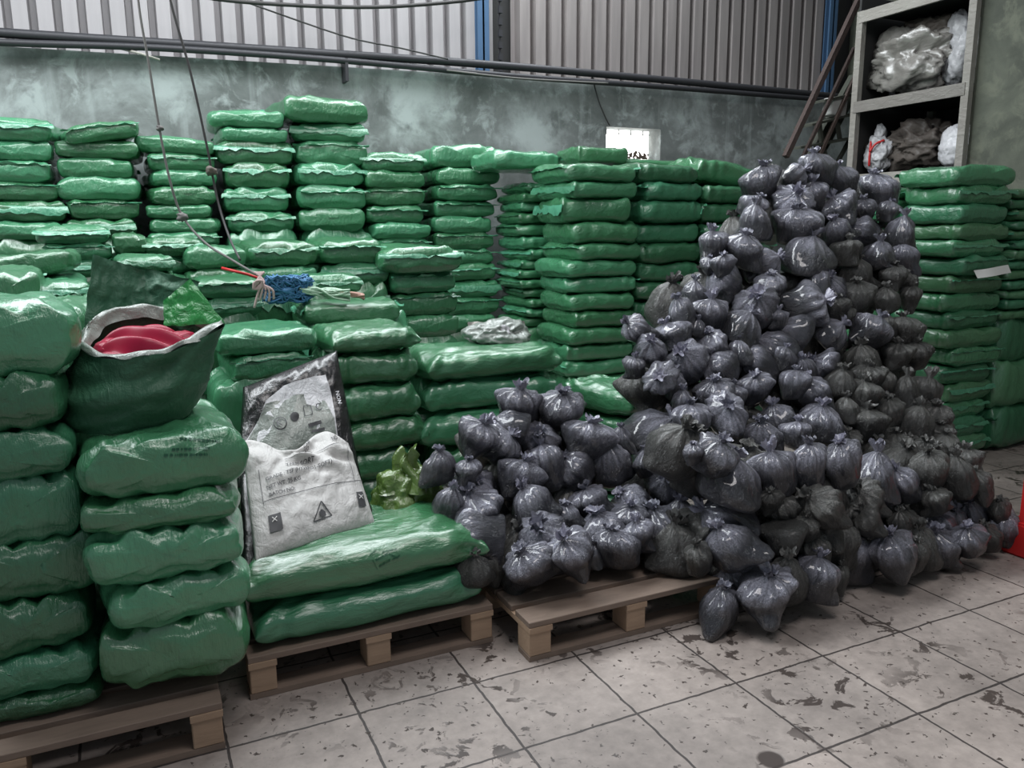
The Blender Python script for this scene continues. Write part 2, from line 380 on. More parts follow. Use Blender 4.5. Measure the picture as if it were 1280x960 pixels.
# ------------------------------------------------------------------ green sacks
def sack_mesh(seed, nu=30, nv=36, wr=1.0, w=.48, l=.75, t=.13, ex=4.2, boxy=True):
    bm = bmesh.new(); rings = []
    for i in range(nu+1):
        q = i/nu; y = -math.cos(q*PI)*.5; y = (y*.5 + (q-.5)*.5)*l; s = abs(2*y/l)
        th = t*max(.00001, (1-s**12))**.5; fade = min(1, (1-s)*14)
        ww = w*(1 - .07*s**2 + .05*s**8)
        if boxy: th = t*(.60+.40*max(0, 1-s**10)**.5); ww = w*(1 - .04*s**2 - .05*s**16); fade = 1
        sag = .012*nz(seed*3.1, y*3, 5)
        ring = []
        for k in range(nv):
            a = 2*PI*k/nv; c, s_ = math.cos(a), math.sin(a)
            x = ww/2*math.copysign(abs(c)**(2/ex), c); z = t*.5*(1+(.10*s**10 if boxy else -.15*s**6)) + th/2*math.copysign(abs(s_)**(2/ex), s_)
            d = wr*((.006+.014*s**3)*nz(x*16+seed*7, y*5, z*14) + .012*nz(x*4, y*4+seed*11, z*5) + .004*nz(x*34, y*14, seed*2.0+z*26))
            # diagonal tension folds
            d += wr*.007*math.sin((x*1.0+y*.8*math.copysign(1, x))*48 + 5*nz(x*4, y*4, seed))*max(0, s-.1)
            nrm = Vector((c*.7, 0, s_*1.0)); nrm.normalize()
            kz = (.5 if s_ < 0 else 1)*fade
            ring.append(bm.verts.new(Vector((x, y, z+sag)) + nrm*d*kz))
        rings.append(ring)
    for i in range(nu):
        for k in range(nv): bm.faces.new((rings[i][k], rings[i+1][k], rings[i+1][(k+1) % nv], rings[i][(k+1) % nv]))
    if boxy:                                             # folded end faces
        for ring, sg, flip in ((rings[0], -1, False), (rings[-1], 1, True)):
            cz = sum((v.co for v in ring), Vector())/nv; prev = ring
            for q, out in ((.93, .006), (.8, .012), (.55, .016), (.25, .017)):
                cur = []
                for v in ring:
                    p = cz.lerp(v.co, q); p.y += sg*(out + .012*nz(p.x*9+seed, p.z*14, seed*1.7)*(1-q*.6) + .006*math.sin(p.x*40+p.z*50+seed)*(1-q)); cur.append(bm.verts.new(p))
                for k in range(nv):
                    f = (prev[k], prev[(k+1) % nv], cur[(k+1) % nv], cur[k]); bm.faces.new(f)
                prev = cur
            bm.faces.new(prev)
    bmesh.ops.recalc_face_normals(bm, faces=bm.faces)
    me = bpy.data.meshes.new('sack'); bm.to_mesh(me); bm.free(); me.materials.append(M['green'])
    for p in me.polygons: p.use_smooth = True
    return me
def flap_mesh(seed, sgn=-1, w=.48, l=.75, t=.13, n=26, reach=.045):
    r = random.Random(seed); droop = r.uniform(-.2, 1.0); a0 = r.uniform(.6, 1.25); ph = r.uniform(0, 6)
    def fn(u, v):
        x = (u-.5)*w*(1.0+.04*v); s = v*reach*a0*(1+.5*nz(u*3, seed, 1))
        z = t*.74 - v*droop*.03 - v*v*droop*.02 + .020*v*nz(u*4+ph, v*2, seed*3) + .010*v*nz(u*13, v*3, seed*5) + .006*nz(u*2.5, 1, seed*7)
        y = sgn*(l/2*.99 + .008 + s*(1-.5*abs(droop)*v)*.8 + .008*v*nz(u*11, 2, seed))
        return Vector((x, y, z))
    bm = grid(fn, n, 5)
    me = bpy.data.meshes.new('end_flap'); bm.to_mesh(me); bm.free(); me.materials.append(M['flap'])
    for p in me.polygons: p.use_smooth = True
    return me
SM = [sack_mesh(i+1) for i in range(9)]
SMH = [sack_mesh(20+i, 90, 100, 1.15, ex=3.5) for i in range(4)]
SML = [sack_mesh(40+i, 90, 90, 1.15, ex=3.2, boxy=False) for i in range(3)]
FM = [flap_mesh(i+1) for i in range(9)]; FB = [flap_mesh(30+i, 1) for i in range(4)]
sacks = []
def sack(loc, dims, rz, label, group, i=None, hi=False, m=None, roll=0, pitch=0, flaps=(1, 1), name='woven_sack', long=False):
    i = R.randrange(99) if i is None else i
    me = (SML[i % len(SML)] if long else SMH[i % len(SMH)]) if hi else SM[i % len(SM)]
    o = bpy.data.objects.new(name, me); C.objects.link(o)
    o.location = loc; o.scale = (dims[0]/.48, dims[1]/.75, dims[2]/.13)
    o.rotation_euler = Euler((pitch, roll, rz), 'XYZ')
    if m: o.material_slots[0].link = 'OBJECT'; o.material_slots[0].material = M[m]
    tag(o, label, 'sack', group)
    if flaps[0] and (R.random() < (.5 if not hi else .0)) and not long:
        f = bpy.data.objects.new('end_flap', FM[i % len(FM)]); C.objects.link(f); f.parent = o
        if hi: f.scale = (1, 1, 1)
    if flaps[1] and not hi and R.random() < .6:
        f = bpy.data.objects.new('end_flap', FB[i % len(FB)]); C.objects.link(f); f.parent = o
    sacks.append(o); return o
def stack(desc, group, Y, xl, xr, ys, L, mode='end', base=0.0, m=None, hi=False, jx=.020, x_fix=None, over={}, tint=None):
    """ys: image heights of the front edges from the top down; the stack goes on to the base"""
    yt = ys[0]; xc = (xl+xr)/2
    X0 = at(xl, yt, Y=Y).x; X1 = at(xr, yt, Y=Y).x
    if x_fix: X0, X1 = x_fix
    zs = [at(xc, y, Y=Y).z for y in ys]
    while zs[-1] > base + .06:
        rem = zs[-1]-base; k = max(1, round(rem/.30)); zs.append(zs[-1]-rem/k)
    for i in range(len(zs)-1):
        zt, zb = zs[i], zs[i+1]; T = zt-zb
        ov = over.get(i, {})
        W = X1-X0
        x = (X0+X1)/2 + R.uniform(-jx, jx) + ov.get('dx', 0); y = Y + L/2 + R.uniform(-.012, .02) + ov.get('dy', 0)
        w = W*R.uniform(.93, 1.05)*ov.get('w', 1)
        rz = math.radians(R.uniform(-5, 5)) + ov.get('rz', 0)
        if mode == 'end': dims = (w*1.03, L*R.uniform(.94, 1.0), T*1.10)
        else: dims = (L*1.0, w*1.0, T*1.10); rz -= PI/2
        if R.random() < .5 and mode == 'end': rz += PI
        lab = f'green sack, {"topmost" if i == 0 else ordn(i)+" from top"} of {desc}'
        mm = m(i) if callable(m) else m
        lg = hi and mode == 'side'
        sack((x, y, zb), dims, rz, ov.get('label', lab), group, hi=hi, long=lg, m=mm, roll=ov.get('roll', 0), pitch=ov.get('pitch', 0))
    return zs
GB = 'green woven sacks in stacks along the back wall'
YB = 5.5
stack('the leftmost stack along the back wall', GB, YB, -45, 66, [148, 176, 201, 228, 252, 278, 302], .6, over={0: {'w': 1.08}})
stack('the crooked back stack left of hanging wires', GB, YB, 72, 164, [156, 176, 198, 224, 250, 275, 300], .6,
      over={0: {'roll': .16, 'dx': .02, 'dy': -.05, 'label': 'green woven sack slipping askew off the top of a back wall stack'}, 1: {'w': 1.2}, 3: {'w': 1.15}})
stack('the low back stack behind the hanging wires', GB, YB, 178, 266, [172, 192, 214, 234, 256, 274, 293, 312], .6, over={0: {'w': 1.15, 'roll': .04}})
stack('the tall back stack left of the tallest', GB, YB, 274, 362, [139, 160, 178, 205, 236, 266, 292], .6,
      over={0: {'w': 1.12, 'dx': -.03}, 2: {'w': 1.05}})
stack('the tallest stack against the back wall', GB, YB, 366, 456, [124, 154, 177, 206, 234, 262, 290], .6, over={0: {'w': 1.18, 'dx': -.03, 'dy': -.04}})
stack('the back wall stack right of the tallest', GB, YB, 456, 532, [193, 214, 236, 258, 280, 300, 322, 344], .6)
stack('the back wall stack left of dark gap', GB, YB, 545, 622, [185, 212, 232, 252, 272, 292, 313, 333, 353, 374, 396, 417], .6, over={0: {'w': 1.08, 'dx': -.02}})
GC = 'green woven sacks in the central corner stacks'
tintw = lambda i: 'green_yellow' if R.random() < .3 else None
stack('the rear corner stack with bright left ends', GC, 5.14, 0, 0, [214, 232, 248, 264, 283, 304, 325, 343, 359, 374, 390, 406, 422, 438, 454], .47, 'side', x_fix=(2.53, 3.08), jx=.03)
stack('the central corner stack facing the open floor', GC, 4.6, 720, 800, [206, 228, 249, 279, 305, 326, 347, 368, 389, 410, 431, 452, 472], .5, 'side', jx=.03, x_fix=(2.62, 3.14), over={0: {'w': 1.05, 'dx': -.02}, 1: {'rz': .06, 'dx': -.05}, 2: {'dx': -.03, 'rz': -.06}, 3: {'dx': .03}})
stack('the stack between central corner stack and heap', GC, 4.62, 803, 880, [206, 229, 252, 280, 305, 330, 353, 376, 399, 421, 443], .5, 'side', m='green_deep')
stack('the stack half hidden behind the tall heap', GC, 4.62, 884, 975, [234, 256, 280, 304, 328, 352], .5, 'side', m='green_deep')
p = at(668, 207, Y=5.0)
sack((p.x, 5.32, p.z-.02), (.44, .5, .13), -PI/2+.05, 'long green sack capping the rear corner stack left of the bright wall opening', GC, roll=0)
p = at(735, 204, Y=5.3)
sack((p.x+.05, 5.35, p.z-.02), (.4, .42, .13), -PI/2, 'crumpled green sack lying just left of the bright wall opening', GC, pitch=0, roll=0)
p = at(822, 222, Y=5.3); sack((p.x, 5.4, p.z), (.45, .8, .13), -PI/2, 'flat green sack lying under the bright wall opening', GC)
p = at(925, 226, Y=4.7)
sack((p.x, 4.95, p.z-.06), (.5, .78, .20), -PI/2, 'plump green sack tilted upward toward the stair rail', GC, hi=True, pitch=-.12, long=True)

GR = 'green woven sacks in stacks near the shelf rack'
over = {0: {'w': 1.12, 'dx': -.04}}
rows = [208, 233, 257, 281, 301, 322, 345, 367, 389, 411, 433, 455, 477, 499, 521, 543, 565, 587]
ty = lambda i: ['green_yellow', None, 'green_deep'][i % 3] if i > 1 else None
stack('the tall stack right of the bag heap', GR, 3.28, 1212, 1266, rows, .44, 'end', x_fix=(4.56, 5.04), over=over, jx=.025, m=ty)
stack('the stack behind the heap below shelf rack', GR, 3.76, 0, 0, [209, 232, 256, 280, 305, 330], .5, 'side', x_fix=(4.50, 5.05), over=over)
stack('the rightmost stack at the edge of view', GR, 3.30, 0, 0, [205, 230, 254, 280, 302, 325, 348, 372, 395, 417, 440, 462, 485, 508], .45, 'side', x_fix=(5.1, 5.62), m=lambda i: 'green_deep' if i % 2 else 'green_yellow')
p = at(1242, 341, Y=3.24)
bm = bmesh.new(); q0, q1, q2, q3 = at(1217, 338, Y=3.24), at(1262, 331, Y=3.22), at(1266, 341, Y=3.2), at(1222, 348, Y=3.2)
grid(lambda u, v: q0.lerp(q1, u).lerp(q3.lerp(q2, u), v) + Vector((0, -.01*math.sin(u*5), 0)), 8, 3, bm)
tag(link('paper_slip', bm, 'paper'), 'white paper slip caught between sacks of the leaning stack at right', 'paper')

GM = 'green woven sacks in the middle rows'
YM = 4.75
stack('the middle row stack nearest the far left', GM, YM, 40, 132, [284, 306, 328, 350], .6)
stack('the middle row stack behind the open sack', GM, YM, 134, 176, [294, 318, 340, 362], .6)
stack('the middle row stack behind the hanging wires', GM, YM+.02, 178, 250, [300, 322, 345, 368], .6)
stack('the low middle stack below hanging wire knot', GM, 4.2, 140, 212, [322, 342, 366], .45)
stack('the middle row stack behind the red stick', GM, 4.68, 228, 306, [311, 338, 362], .6)
stack('the middle row stack above blue rope bundle', GM, YM, 310, 396, [304, 335, 362], .6)
stack('the middle row stack left of the last', GM, YM, 403, 486, [302, 331, 358], .6)
stack('the last middle row stack beside dark gap', GM, YM, 488, 572, [310, 340, 368, 396, 424], .6, over={0: {'w': 1.14, 'dx': -.03, 'dy': -.1}})
stack('the low stack right behind the open sack', GM, 4.2, 245, 325, [351, 374, 398], .45)
stack('the low stack under the blue rope bundle', GM, 4.3, 378, 458, [347, 370], .4)
stack('the lengthwise stack below the blue rope bundle', GM, 3.95, 384, 508, [380, 406], .33, 'side')
stack('the stack between open and white printed sacks', GM, 3.5, 262, 394, [416, 446, 480], .42, over={1: {'w': .8}})
stack('the broad stack right behind white printed sack', GM, 3.45, 413, 528, [414, 443, 485, 530, 568, 606], .45, 'side', hi=True)
stack('the lengthwise stack behind the low bag pile', GM, 3.45, 530, 704, [440, 474, 515, 556], .48, 'side', hi=True)
# left cluster
stack('the far left stack beyond the open sack', GM, 3.95, -60, 102, [322, 350, 378], .5, over={0: {'roll': .10, 'dx': -.02, 'label': 'long green sack sloping down to the right at the far left'}}, hi=True)
stack('the far left stack under the sloping sack', GM, 3.45, -50, 46, [344, 386], .45)
stack('the short stack hard left of the open sack', GM, 3.5, 48, 112, [356, 384], .42)
p = at(62, 440, Y=2.95); zL = at(62, 442, Y=2.85).z
GL = 'green woven sacks in the near left stacks'
YL = 2.42
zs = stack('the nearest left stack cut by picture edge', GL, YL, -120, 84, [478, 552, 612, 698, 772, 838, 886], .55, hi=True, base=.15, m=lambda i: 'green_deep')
sack((-.46, YL+.27, zs[0]-.01), (.62, .5, .215), .1, 'shiny bulging green sack topping the nearest left stack', GL, hi=True)
sack((at(62, 400, Y=3.1).x-.01, 3.28, at(62, 446, Y=3.05).z), (.34, .42, .17), -.3, 'rounded shiny green sack tucked behind the open sack on its left', GL, hi=True)
for z0, z1 in ((.0, .26), (.26, .52), (.52, .78), (.78, at(62, 446, Y=3.05).z)):
    sack((at(62, 400, Y=3.1).x, 3.30, z0), (.4, .42, z1-z0), 0, 'green sack in the hidden column behind the nearest left stack', 'hidden column behind the nearest left stack')
zf = stack('the big near stack under open sack', GL, 2.33, 92, 300, [560, 628, 672, 735, 792, 872], .62, hi=True, base=.15,
      over={0: {'w': 1.04}, 3: {'rz': .05}, 4: {'w': .94, 'dx': .01}}, jx=.008)
GP = 'green sacks lying lengthwise on the middle pallet'
sack((.66, 2.76, .15), (.50, .80, .145), -PI/2+.015, 'lower of two long green sacks on the middle pallet', GP, i=2, hi=True, m='green_deep', long=True)
sack((.67, 2.78, .285), (.52, .86, .165), -PI/2, 'upper of two long green sacks on the middle pallet with dark printed marks', GP, i=1, hi=True, long=True)
ts = sacks[-1]
# fallen sack between the piles
sack((at(775, 495, Y=3.5).x, 3.52, .56), (.38, .46, .15), .35, 'short green sack wedged between the two granule bag piles', 'green sacks between the bag piles', hi=True, i=1)
for k in range(4): sack((at(775, 495, Y=3.5).x+R.uniform(-.02, .02), 3.58, k*.14), (.42, .5, .145), .3, f'green sack, {ordn(k)} from floor in the column between the bag piles', 'green sacks between the bag piles')

# ------------------------------------------------------------------ granule bags
def bag_mesh(seed, nu=30, nv=44):
    r = random.Random(seed); bm = bmesh.new(); lay = bm.verts.layers.float.new('film')
    if seed % 3 != 0:
        prof = [(0, .0), (.0, .12), (.015, .22), (.08, .31), (.20, .39), (.36, .46), (.52, .50), (.64, .48), (.73, .39), (.79, .25), (.825, .11), (.85, .05)]
    else: prof = [(0, .0), (.0, .24), (.02, .36), (.08, .45), (.20, .50), (.36, .50), (.51, .455), (.63, .38), (.72, .28), (.785, .17), (.825, .08), (.85, .045)]
    path = smooth_path([Vector((b, 0, a)) for a, b in prof], 3)
    lean = Vector((r.uniform(-.16, .16), r.uniform(-.12, .12)))
    ck = r.uniform(.10, .34); ca = r.uniform(0, PI); lobes = r.choice((7, 9, 11)); rings = []
    for p in path[1:]:
        z = p.z; rad = max(p.x, .004); ring = []; t = max(0.0, z/.85)
        for k in range(nv):
            a = 2*PI*k/nv
            corner = ck*max(0, 1-abs(t-.06)*3)*(abs(math.cos(a-ca))**9)
            pl = t**2.2*.16*math.sin(a*lobes + 3*nz(math.cos(a), math.sin(a), seed) + z*4) + .05*t*math.sin(a*23+seed)
            rr = rad*(1+pl) + corner
            x = math.cos(a)*rr; y = math.sin(a)*rr*.86
            d = .24*nz(x*1.9+seed*5, y*1.9, z*1.9) - .07*abs(nz(x*4+seed, y*4, z*3)) + .05*nz(x*6, y*6+seed*3, z*5) + .02*nz(x*15, y*15, z*9+seed)
            d *= min(1, rad*3.2)
            v = bm.verts.new((x*(1+d)+lean.x*t*t, y*(1+d)+lean.y*t*t, z + (d*.25 if t > .1 else 0)))
            v[lay] = max(0, min(1, (t-.50)/.32))*(.25+1.3*abs(nz(math.cos(a)*5, math.sin(a)*5, seed+z))) ; ring.append(v)  # pale film near the neck; highlight streaks painted along the pleats
        rings.append(ring)
    for i in range(len(rings)-1):
        for k in range(nv): bm.faces.new((rings[i][k], rings[i][(k+1) % nv], rings[i+1][(k+1) % nv], rings[i+1][k]))
    bm.faces.new(rings[0][::-1]); bm.faces.new(rings[-1])
    for v in bm.verts: v.co.z -= .40
    me = bpy.data.meshes.new('granule_bag'); bm.to_mesh(me); bm.free(); me.materials.append(M['bag'])
    for p in me.polygons: p.use_smooth = True
    return me, Vector((lean.x, lean.y, .43))
def tuft_mesh(seed, top):
    r = random.Random(seed); lobes = r.choice((5, 6, 7)); ln = r.uniform(.08, .17)
    def fn(u, v):
        a = u*2*PI; rad = .05 + .11*v**1.1*(1+.3*math.sin(a*lobes+seed)+.9*nz(math.cos(a)*2, math.sin(a)*2, seed+v))
        z = ln*v*(1+.9*nz(math.cos(a)*1.5, math.sin(a)*1.5, seed*2)) + .025*math.sin(a*lobes*2)*v
        return Vector((math.cos(a)*rad, math.sin(a)*rad*.8, z)) + top - Vector((0, 0, .02))
    bm = grid(fn, 40, 5)
    def fn2(u, v):
        a = u*2*PI; rad = .065*max(0, math.sin(v*PI))**.6*(1+.25*math.sin(a*5+v*4)); return Vector((math.cos(a)*rad, math.sin(a)*rad, (v-.5)*.08)) + top
    grid(fn2, 14, 6, bm)
    def fn3(u, v):
        a = u*2*PI; rad = .03 + .08*v*(1+.5*math.sin(a*4+seed)); return Vector((math.cos(a)*rad+.05*v, math.sin(a)*rad, ln*1.1*v*(1+.3*math.sin(a*3)))) + top
    grid(fn3, 26, 4, bm)
    me = bpy.data.meshes.new('tied_neck'); bm.to_mesh(me); bm.free(); me.materials.append(M['neck'])
    for p in me.polygons: p.use_smooth = True
    return me
BMs = []
for i in range(12):
    me, top = bag_mesh(i+1); BMs.append((me, tuft_mesh(i+1, top)))
bags = []
def bag(p, w, h, zdir, label, dusty=False, i=None, group=None, spin=None):
    i = R.randrange(len(BMs)) if i is None else i
    me, tf = BMs[i % len(BMs)]
    o = bpy.data.objects.new('granule_bag', me); C.objects.link(o)
    q = Vector(zdir).to_track_quat('Z', 'Y')
    M4 = Matrix.Translation(p) @ q.to_matrix().to_4x4() @ Matrix.Rotation(spin if spin is not None else R.uniform(0, 2*PI), 4, 'Z') @ Matrix.Diagonal((w, w, h, 1))
    o.matrix_world = M4
    t = bpy.data.objects.new('tied_neck', tf); C.objects.link(t); t.parent = o
    if dusty:
        for q_, mm in ((o, 'bag_dusty'), (t, 'neck_dusty')):
            q_.material_slots[0].link = 'OBJECT'; q_.material_slots[0].material = M[mm]
    tag(o, label, 'plastic bag', group); bags.append(o); return o

def crop(ox, oy, s, L): return [(ox+s*a[0], oy+s*a[1], s*a[2], s*a[3]) + tuple(a[4:]) for a in L]
# columns: centre x, centre y, width, height, lean of the knot in degrees (0 up, + right), 'f' knot toward viewer, 'd' dusty
low = crop(520, 440, .3125, [
 (405,215,170,170,5), (585,235,190,170,5), (395,295,150,90,-70), (235,340,150,150,30), (345,385,160,130,40), (505,350,160,150,0,'f'),
 (685,350,200,160,15), (85,450,130,140,0), (200,470,110,100,0), (235,520,180,150,10,'f'), (245,625,220,150,-10), (400,505,180,180,20), (530,470,140,200,-15), (655,480,180,140,-40),
 (795,455,150,180,-10), (450,610,190,150,-25), (685,600,170,120,-20), (865,605,180,150,-50), (600,650,130,90,0), (265,755,230,170,-80),
 (500,740,230,180,0,'f'), (725,715,220,170,-10), (830,660,150,100,0), (885,735,130,130,-10), (985,800,200,200,-15), (1060,690,180,190,0),
 (450,885,180,180,-25), (630,870,180,190,-10), (820,850,170,160,0), (1010,530,190,160,0,'f'), (955,330,210,190,25), (915,440,140,110,-20),
 (240,880,140,130,-10,'d'), (310,870,120,150,0,'d'), (1145,830,130,140,0,'d'), (810,350,90,110,0), (120,600,110,150,10), (700,800,120,100,0), (1115,420,70,80,0)])
high = crop(780, 180, .3125, [
 (550,160,150,140,-5), (665,135,120,100,60), (765,110,135,140,0), (755,215,110,120,0), (650,240,150,140,15,'f'), (875,155,125,130,-5), (1010,190,140,140,0),
 (508,250,110,100,20), (530,320,130,150,5), (690,330,175,150,5), (865,270,150,120,-35), (965,265,80,90,0), (1040,275,95,90,20), (1085,360,115,140,0),
 (960,350,150,110,-50), (840,350,115,120,-20), (360,410,125,120,0), (480,430,140,140,10), (385,485,90,90,0), (342,490,70,70,0), (550,480,170,120,60),
 (720,450,215,160,10), (870,440,120,110,0,'d'), (1015,450,150,120,-5), (1130,470,100,140,0), (945,520,130,130,0,'d'), (1060,530,110,100,0,'d'),
 (415,560,155,120,-40), (285,600,110,110,5), (570,570,140,100,0), (515,640,185,170,0,'f'), (750,550,130,120,10), (835,580,120,130,0,'f'), (700,650,190,160,70),
 (925,620,130,130,0,'d'), (1050,620,110,100,0,'d'), (360,695,155,160,0), (215,675,120,130,-15), (465,740,155,140,35), (75,755,150,100,-50), (215,765,150,110,-20),
 (95,820,130,130,5,'f'), (355,810,140,110,-30), (670,760,140,140,-60), (605,825,175,150,-50), (825,760,125,150,50), (960,755,140,170,30), (1125,750,130,120,0,'d'),
 (250,870,180,160,-20,'f'), (395,905,170,130,-40), (555,890,190,130,-60), (810,895,150,140,-50), (960,870,140,140,0,'d'), (1075,850,110,110,0,'d'), (1180,850,120,120,0,'d'),
 (140,930,150,130,-5,'f'), (55,900,90,90,0), (1060,740,90,110,0,'d'), (700,900,90,110,0), (290,740,80,80,0),(600,700,90,80,0),(640,870,90,110,20),
 (820,660,110,100,0,'d'), (1160,620,90,110,0,'d'), (450,830,110,100,0), (880,700,80,90,0,'d'), (1150,560,80,100,0,'d')])
mid = crop(840, 460, .34375, [
 (150,100,135,120,-5), (70,195,140,130,0), (200,190,155,160,-5,'f'), (310,75,120,120,0), (375,190,130,130,-20), (520,100,155,140,-15), (540,195,180,120,10),
 (320,250,140,130,-5), (690,110,130,130,10,'d'), (695,205,150,130,0,'d'), (840,90,110,130,0,'d'), (920,110,130,160,10,'d'), (865,205,140,150,10,'d'),
 (950,190,110,120,0,'d'), (620,60,110,110,0,'d'), (760,60,120,100,0,'d'), (20,60,100,100,0), (430,60,100,110,0), (610,150,100,100,0,'d'), (780,160,110,110,0,'d'),
 (650,270,110,80,0,'d'), (25,120,90,100,0), (430,240,110,100,0), (780,250,100,100,0,'d'), (970,250,90,90,0,'d'), (700,40,110,100,0,'d'), (240,110,100,90,0), (870,300,120,110,0,'d'), (930,310,120,120,5,'d'), (990,300,110,110,0,'d'), (1040,345,110,120,-10,'d'), (1085,385,100,110,0,'d'), (820,290,110,110,0,'d'), (1000,240,90,100,0,'d'), (740,300,110,100,0,'d')])
front = crop(840, 460, .34375, [
 (75,310,80,80,0), (150,330,130,150,25), (225,415,230,180,15), (225,545,235,150,-60), (230,645,210,140,-35), (385,390,165,190,-15), (485,365,140,180,-10), (605,355,145,180,-15),
 (750,405,175,200,-5), (850,430,120,160,-15), (945,375,140,160,-15,'d'), (1035,395,125,160,-10,'d'), (1105,430,100,130,-20,'d'), (400,520,140,140,-20,'d'), (535,505,165,150,-35,'d'),
 (720,490,125,150,-30,'d'), (580,460,100,150,0,'d'), (650,540,110,110,0,'d'), (395,620,130,150,170,'d'), (550,590,140,100,-40,'d'), (700,560,120,90,-40,'d'), (935,480,110,100,-20,'d'),
 (690,650,120,180,10,'d'), (605,650,120,190,0,'d'), (520,680,130,170,-10,'d'), (415,775,140,180,-5,'d'), (270,755,220,190,-25), (150,860,150,170,10), (325,905,200,140,-5),
 (515,865,145,160,10), (650,785,155,200,5), (805,650,145,160,0,'d'), (800,775,155,170,-10), (885,640,100,170,0,'d'), (960,575,140,140,-15), (1035,580,110,160,0), (1105,550,120,150,-15),
 (1170,520,80,100,-10,'d'), (950,735,155,150,0), (1075,690,120,130,0), (1195,655,110,150,0), (110,700,110,140,0,'d'), (880,760,100,130,0,'d'), (1010,680,90,110,0,'d'),
 (1140,640,90,120,0,'d'), (1190,590,80,90,0,'d'), (740,720,90,120,0,'d'), (340,480,90,100,0,'d'), (470,450,90,110,0,'d'), (480,580,100,100,0,'d'), (320,680,90,120,0,'d'),
 (1030,640,80,90,0,'d'), (580,760,90,120,0,'d'), (860,560,110,100,0,'d'), (820,560,90,90,0,'d')])
def on_plane(px, py, Y0, k):
    d = MW @ cray(px, py); t = (Y0 + k*CAM.z)/(d.y - k*d.z); return CAM + d*t
REG = [(low, 2.37, .80, 'low pallet pile', 'granule bags in the low pile on the pallet'),
       (high, 2.30, .70, 'tall heap', 'granule bags on the upper slope of the tall heap'),
       (mid, 2.25, .72, 'heap middle', 'granule bags in the middle of the tall heap'),
       (front, 2.22, .22, 'front bank', 'granule bags in the front bank on the floor')]
buried = []; plan = []
for L, Y0, k, where, grp in REG:
    rows = []; L2 = sorted(L, key=lambda b: -b[1])
    for b in L2:
        if rows and rows[-1][0][1] - b[1] < 22: rows[-1].append(b)
        else: rows.append([b])
    nr = len(rows)
    for ri, row in enumerate(rows):
        row.sort(key=lambda b: b[0])
        for ci, b in enumerate(row):
            px, py, w, h, ang = b[:5]; fl = b[5] if len(b) > 5 else ''
            p = on_plane(px, py, Y0, k)
            p.y += R.uniform(-.03, .03); D = depth_of(p)
            kx = 1.08 if where == 'front bank' else 1.09
            W = w*D/F*kx; H = h*D/F*kx*1.08
            if abs(ang) > 45 and abs(ang) < 135: W, H = H, W
            elif abs(ang) > 20: W = H = (W+H)/2*1.03
            lo, hi_ = min(W, H), max(W, H); W = max(W, .72*hi_); H = max(H, .8*hi_)
            a = math.radians(ang); d = CR*math.sin(a) + Vector((0, 0, 1))*math.cos(a)
            tc = (CAM-p); tc.z *= .4; tc.normalize()
            d = d + tc*(1.5 if fl == 'f' else R.uniform(-.1, .45))
            # keep above floor / pallet
            zmin = .165 if where.startswith('low pallet') else 0.0
            dn_ = d.normalized(); ext = .40*H*abs(dn_.z) + .33*W*math.sqrt(max(0, 1-dn_.z**2))
            if p.z - ext < zmin+.004: p.z = zmin + ext + .004
            kind = 'dusty' if fl == 'd' else 'shiny grey'
            det = ', knot facing out' if fl == 'f' else (', slumped right' if ang > 45 else (', slumped left' if ang < -45 else ''))
            pos = f'{ordn(ci)} from left' if len(row) > 1 else 'alone'
            lab = f'{kind} granule bag{det}, {pos}, {ordn(ri)} row up, {where}'
            plan.append([p, W, H, d, lab, fl == 'd', grp, zmin, 0.0])
            buried.append((p + Vector((R.uniform(-.03, .03), .17, -.06 if k > .5 else -.02)), .19, fl == 'd', zmin))
# let touching bags settle in depth instead of running through one another
for it in range(60):
    for i in range(len(plan)):
        A = plan[i]; ra = (A[1]+A[2])*.215
        for j in range(i+1, len(plan)):
            B = plan[j]; rb = (B[1]+B[2])*.215; dv = B[0]-A[0]; need = (ra+rb)*.80
            if abs(dv.x) > need or abs(dv.z) > need or abs(dv.y) > need: continue
            d2 = dv.length
            if d2 >= need: continue
            lat = math.sqrt(dv.x**2 + dv.z**2)
            if lat < need*.25: continue
            push = min(.012, (need-d2)*.5)
            sg = 1 if depth_of(B[0]) >= depth_of(A[0]) else -1
            for Q_, s_ in ((A, -sg), (B, sg)):
                if abs(Q_[8] + s_*push) < .13:
                    r_ = (Q_[0]-CAM).normalized(); Q_[0] = Q_[0] + r_*push*s_; Q_[8] += s_*push
for p, W, H, d, lab, du, grp, zmin, _ in plan:
    dn_ = d.normalized(); ext = .40*H*abs(dn_.z) + .33*W*math.sqrt(max(0, 1-dn_.z**2))
    if p.z - ext < zmin+.004: p.z = zmin + ext + .004
    bag(p, W, H, d, lab, dusty=du, group=grp)
def proj(p):
    q = MW.transposed() @ (p-CAM); return 640+F*q.x/-q.z, 480-F*q.y/-q.z
PJ = [proj(a[0]) for a in plan]
def covered(p):
    x, y = proj(p); near = [(a-x, b-y) for a, b in PJ if (a-x)**2+(b-y)**2 < 52**2]
    return len(near) >= 4 and min(a for a, _ in near) < -12 and max(a for a, _ in near) > 12 and min(b for _, b in near) < -12
buried = [b for b in buried if covered(b[0])]
buried.sort(key=lambda b_: (round(b_[0].z*6), b_[0].x)); nb_ = max(1, 298-len(bags)); print('buried', len(buried), nb_)
if len(buried) > nb_: buried = [buried[int(i*len(buried)/nb_)] for i in range(nb_)]
for p, s, dd, zmin in buried:
    if p.z < zmin+.09: p.z = zmin+.09
    bag(p, s*1.28, s*1.28, (R.uniform(-.4, .4), R.uniform(-.5, .1), 1), 'dark granule bag buried behind outer bags of a heap, barely showing', dusty=True, group='granule bags buried inside the heaps')

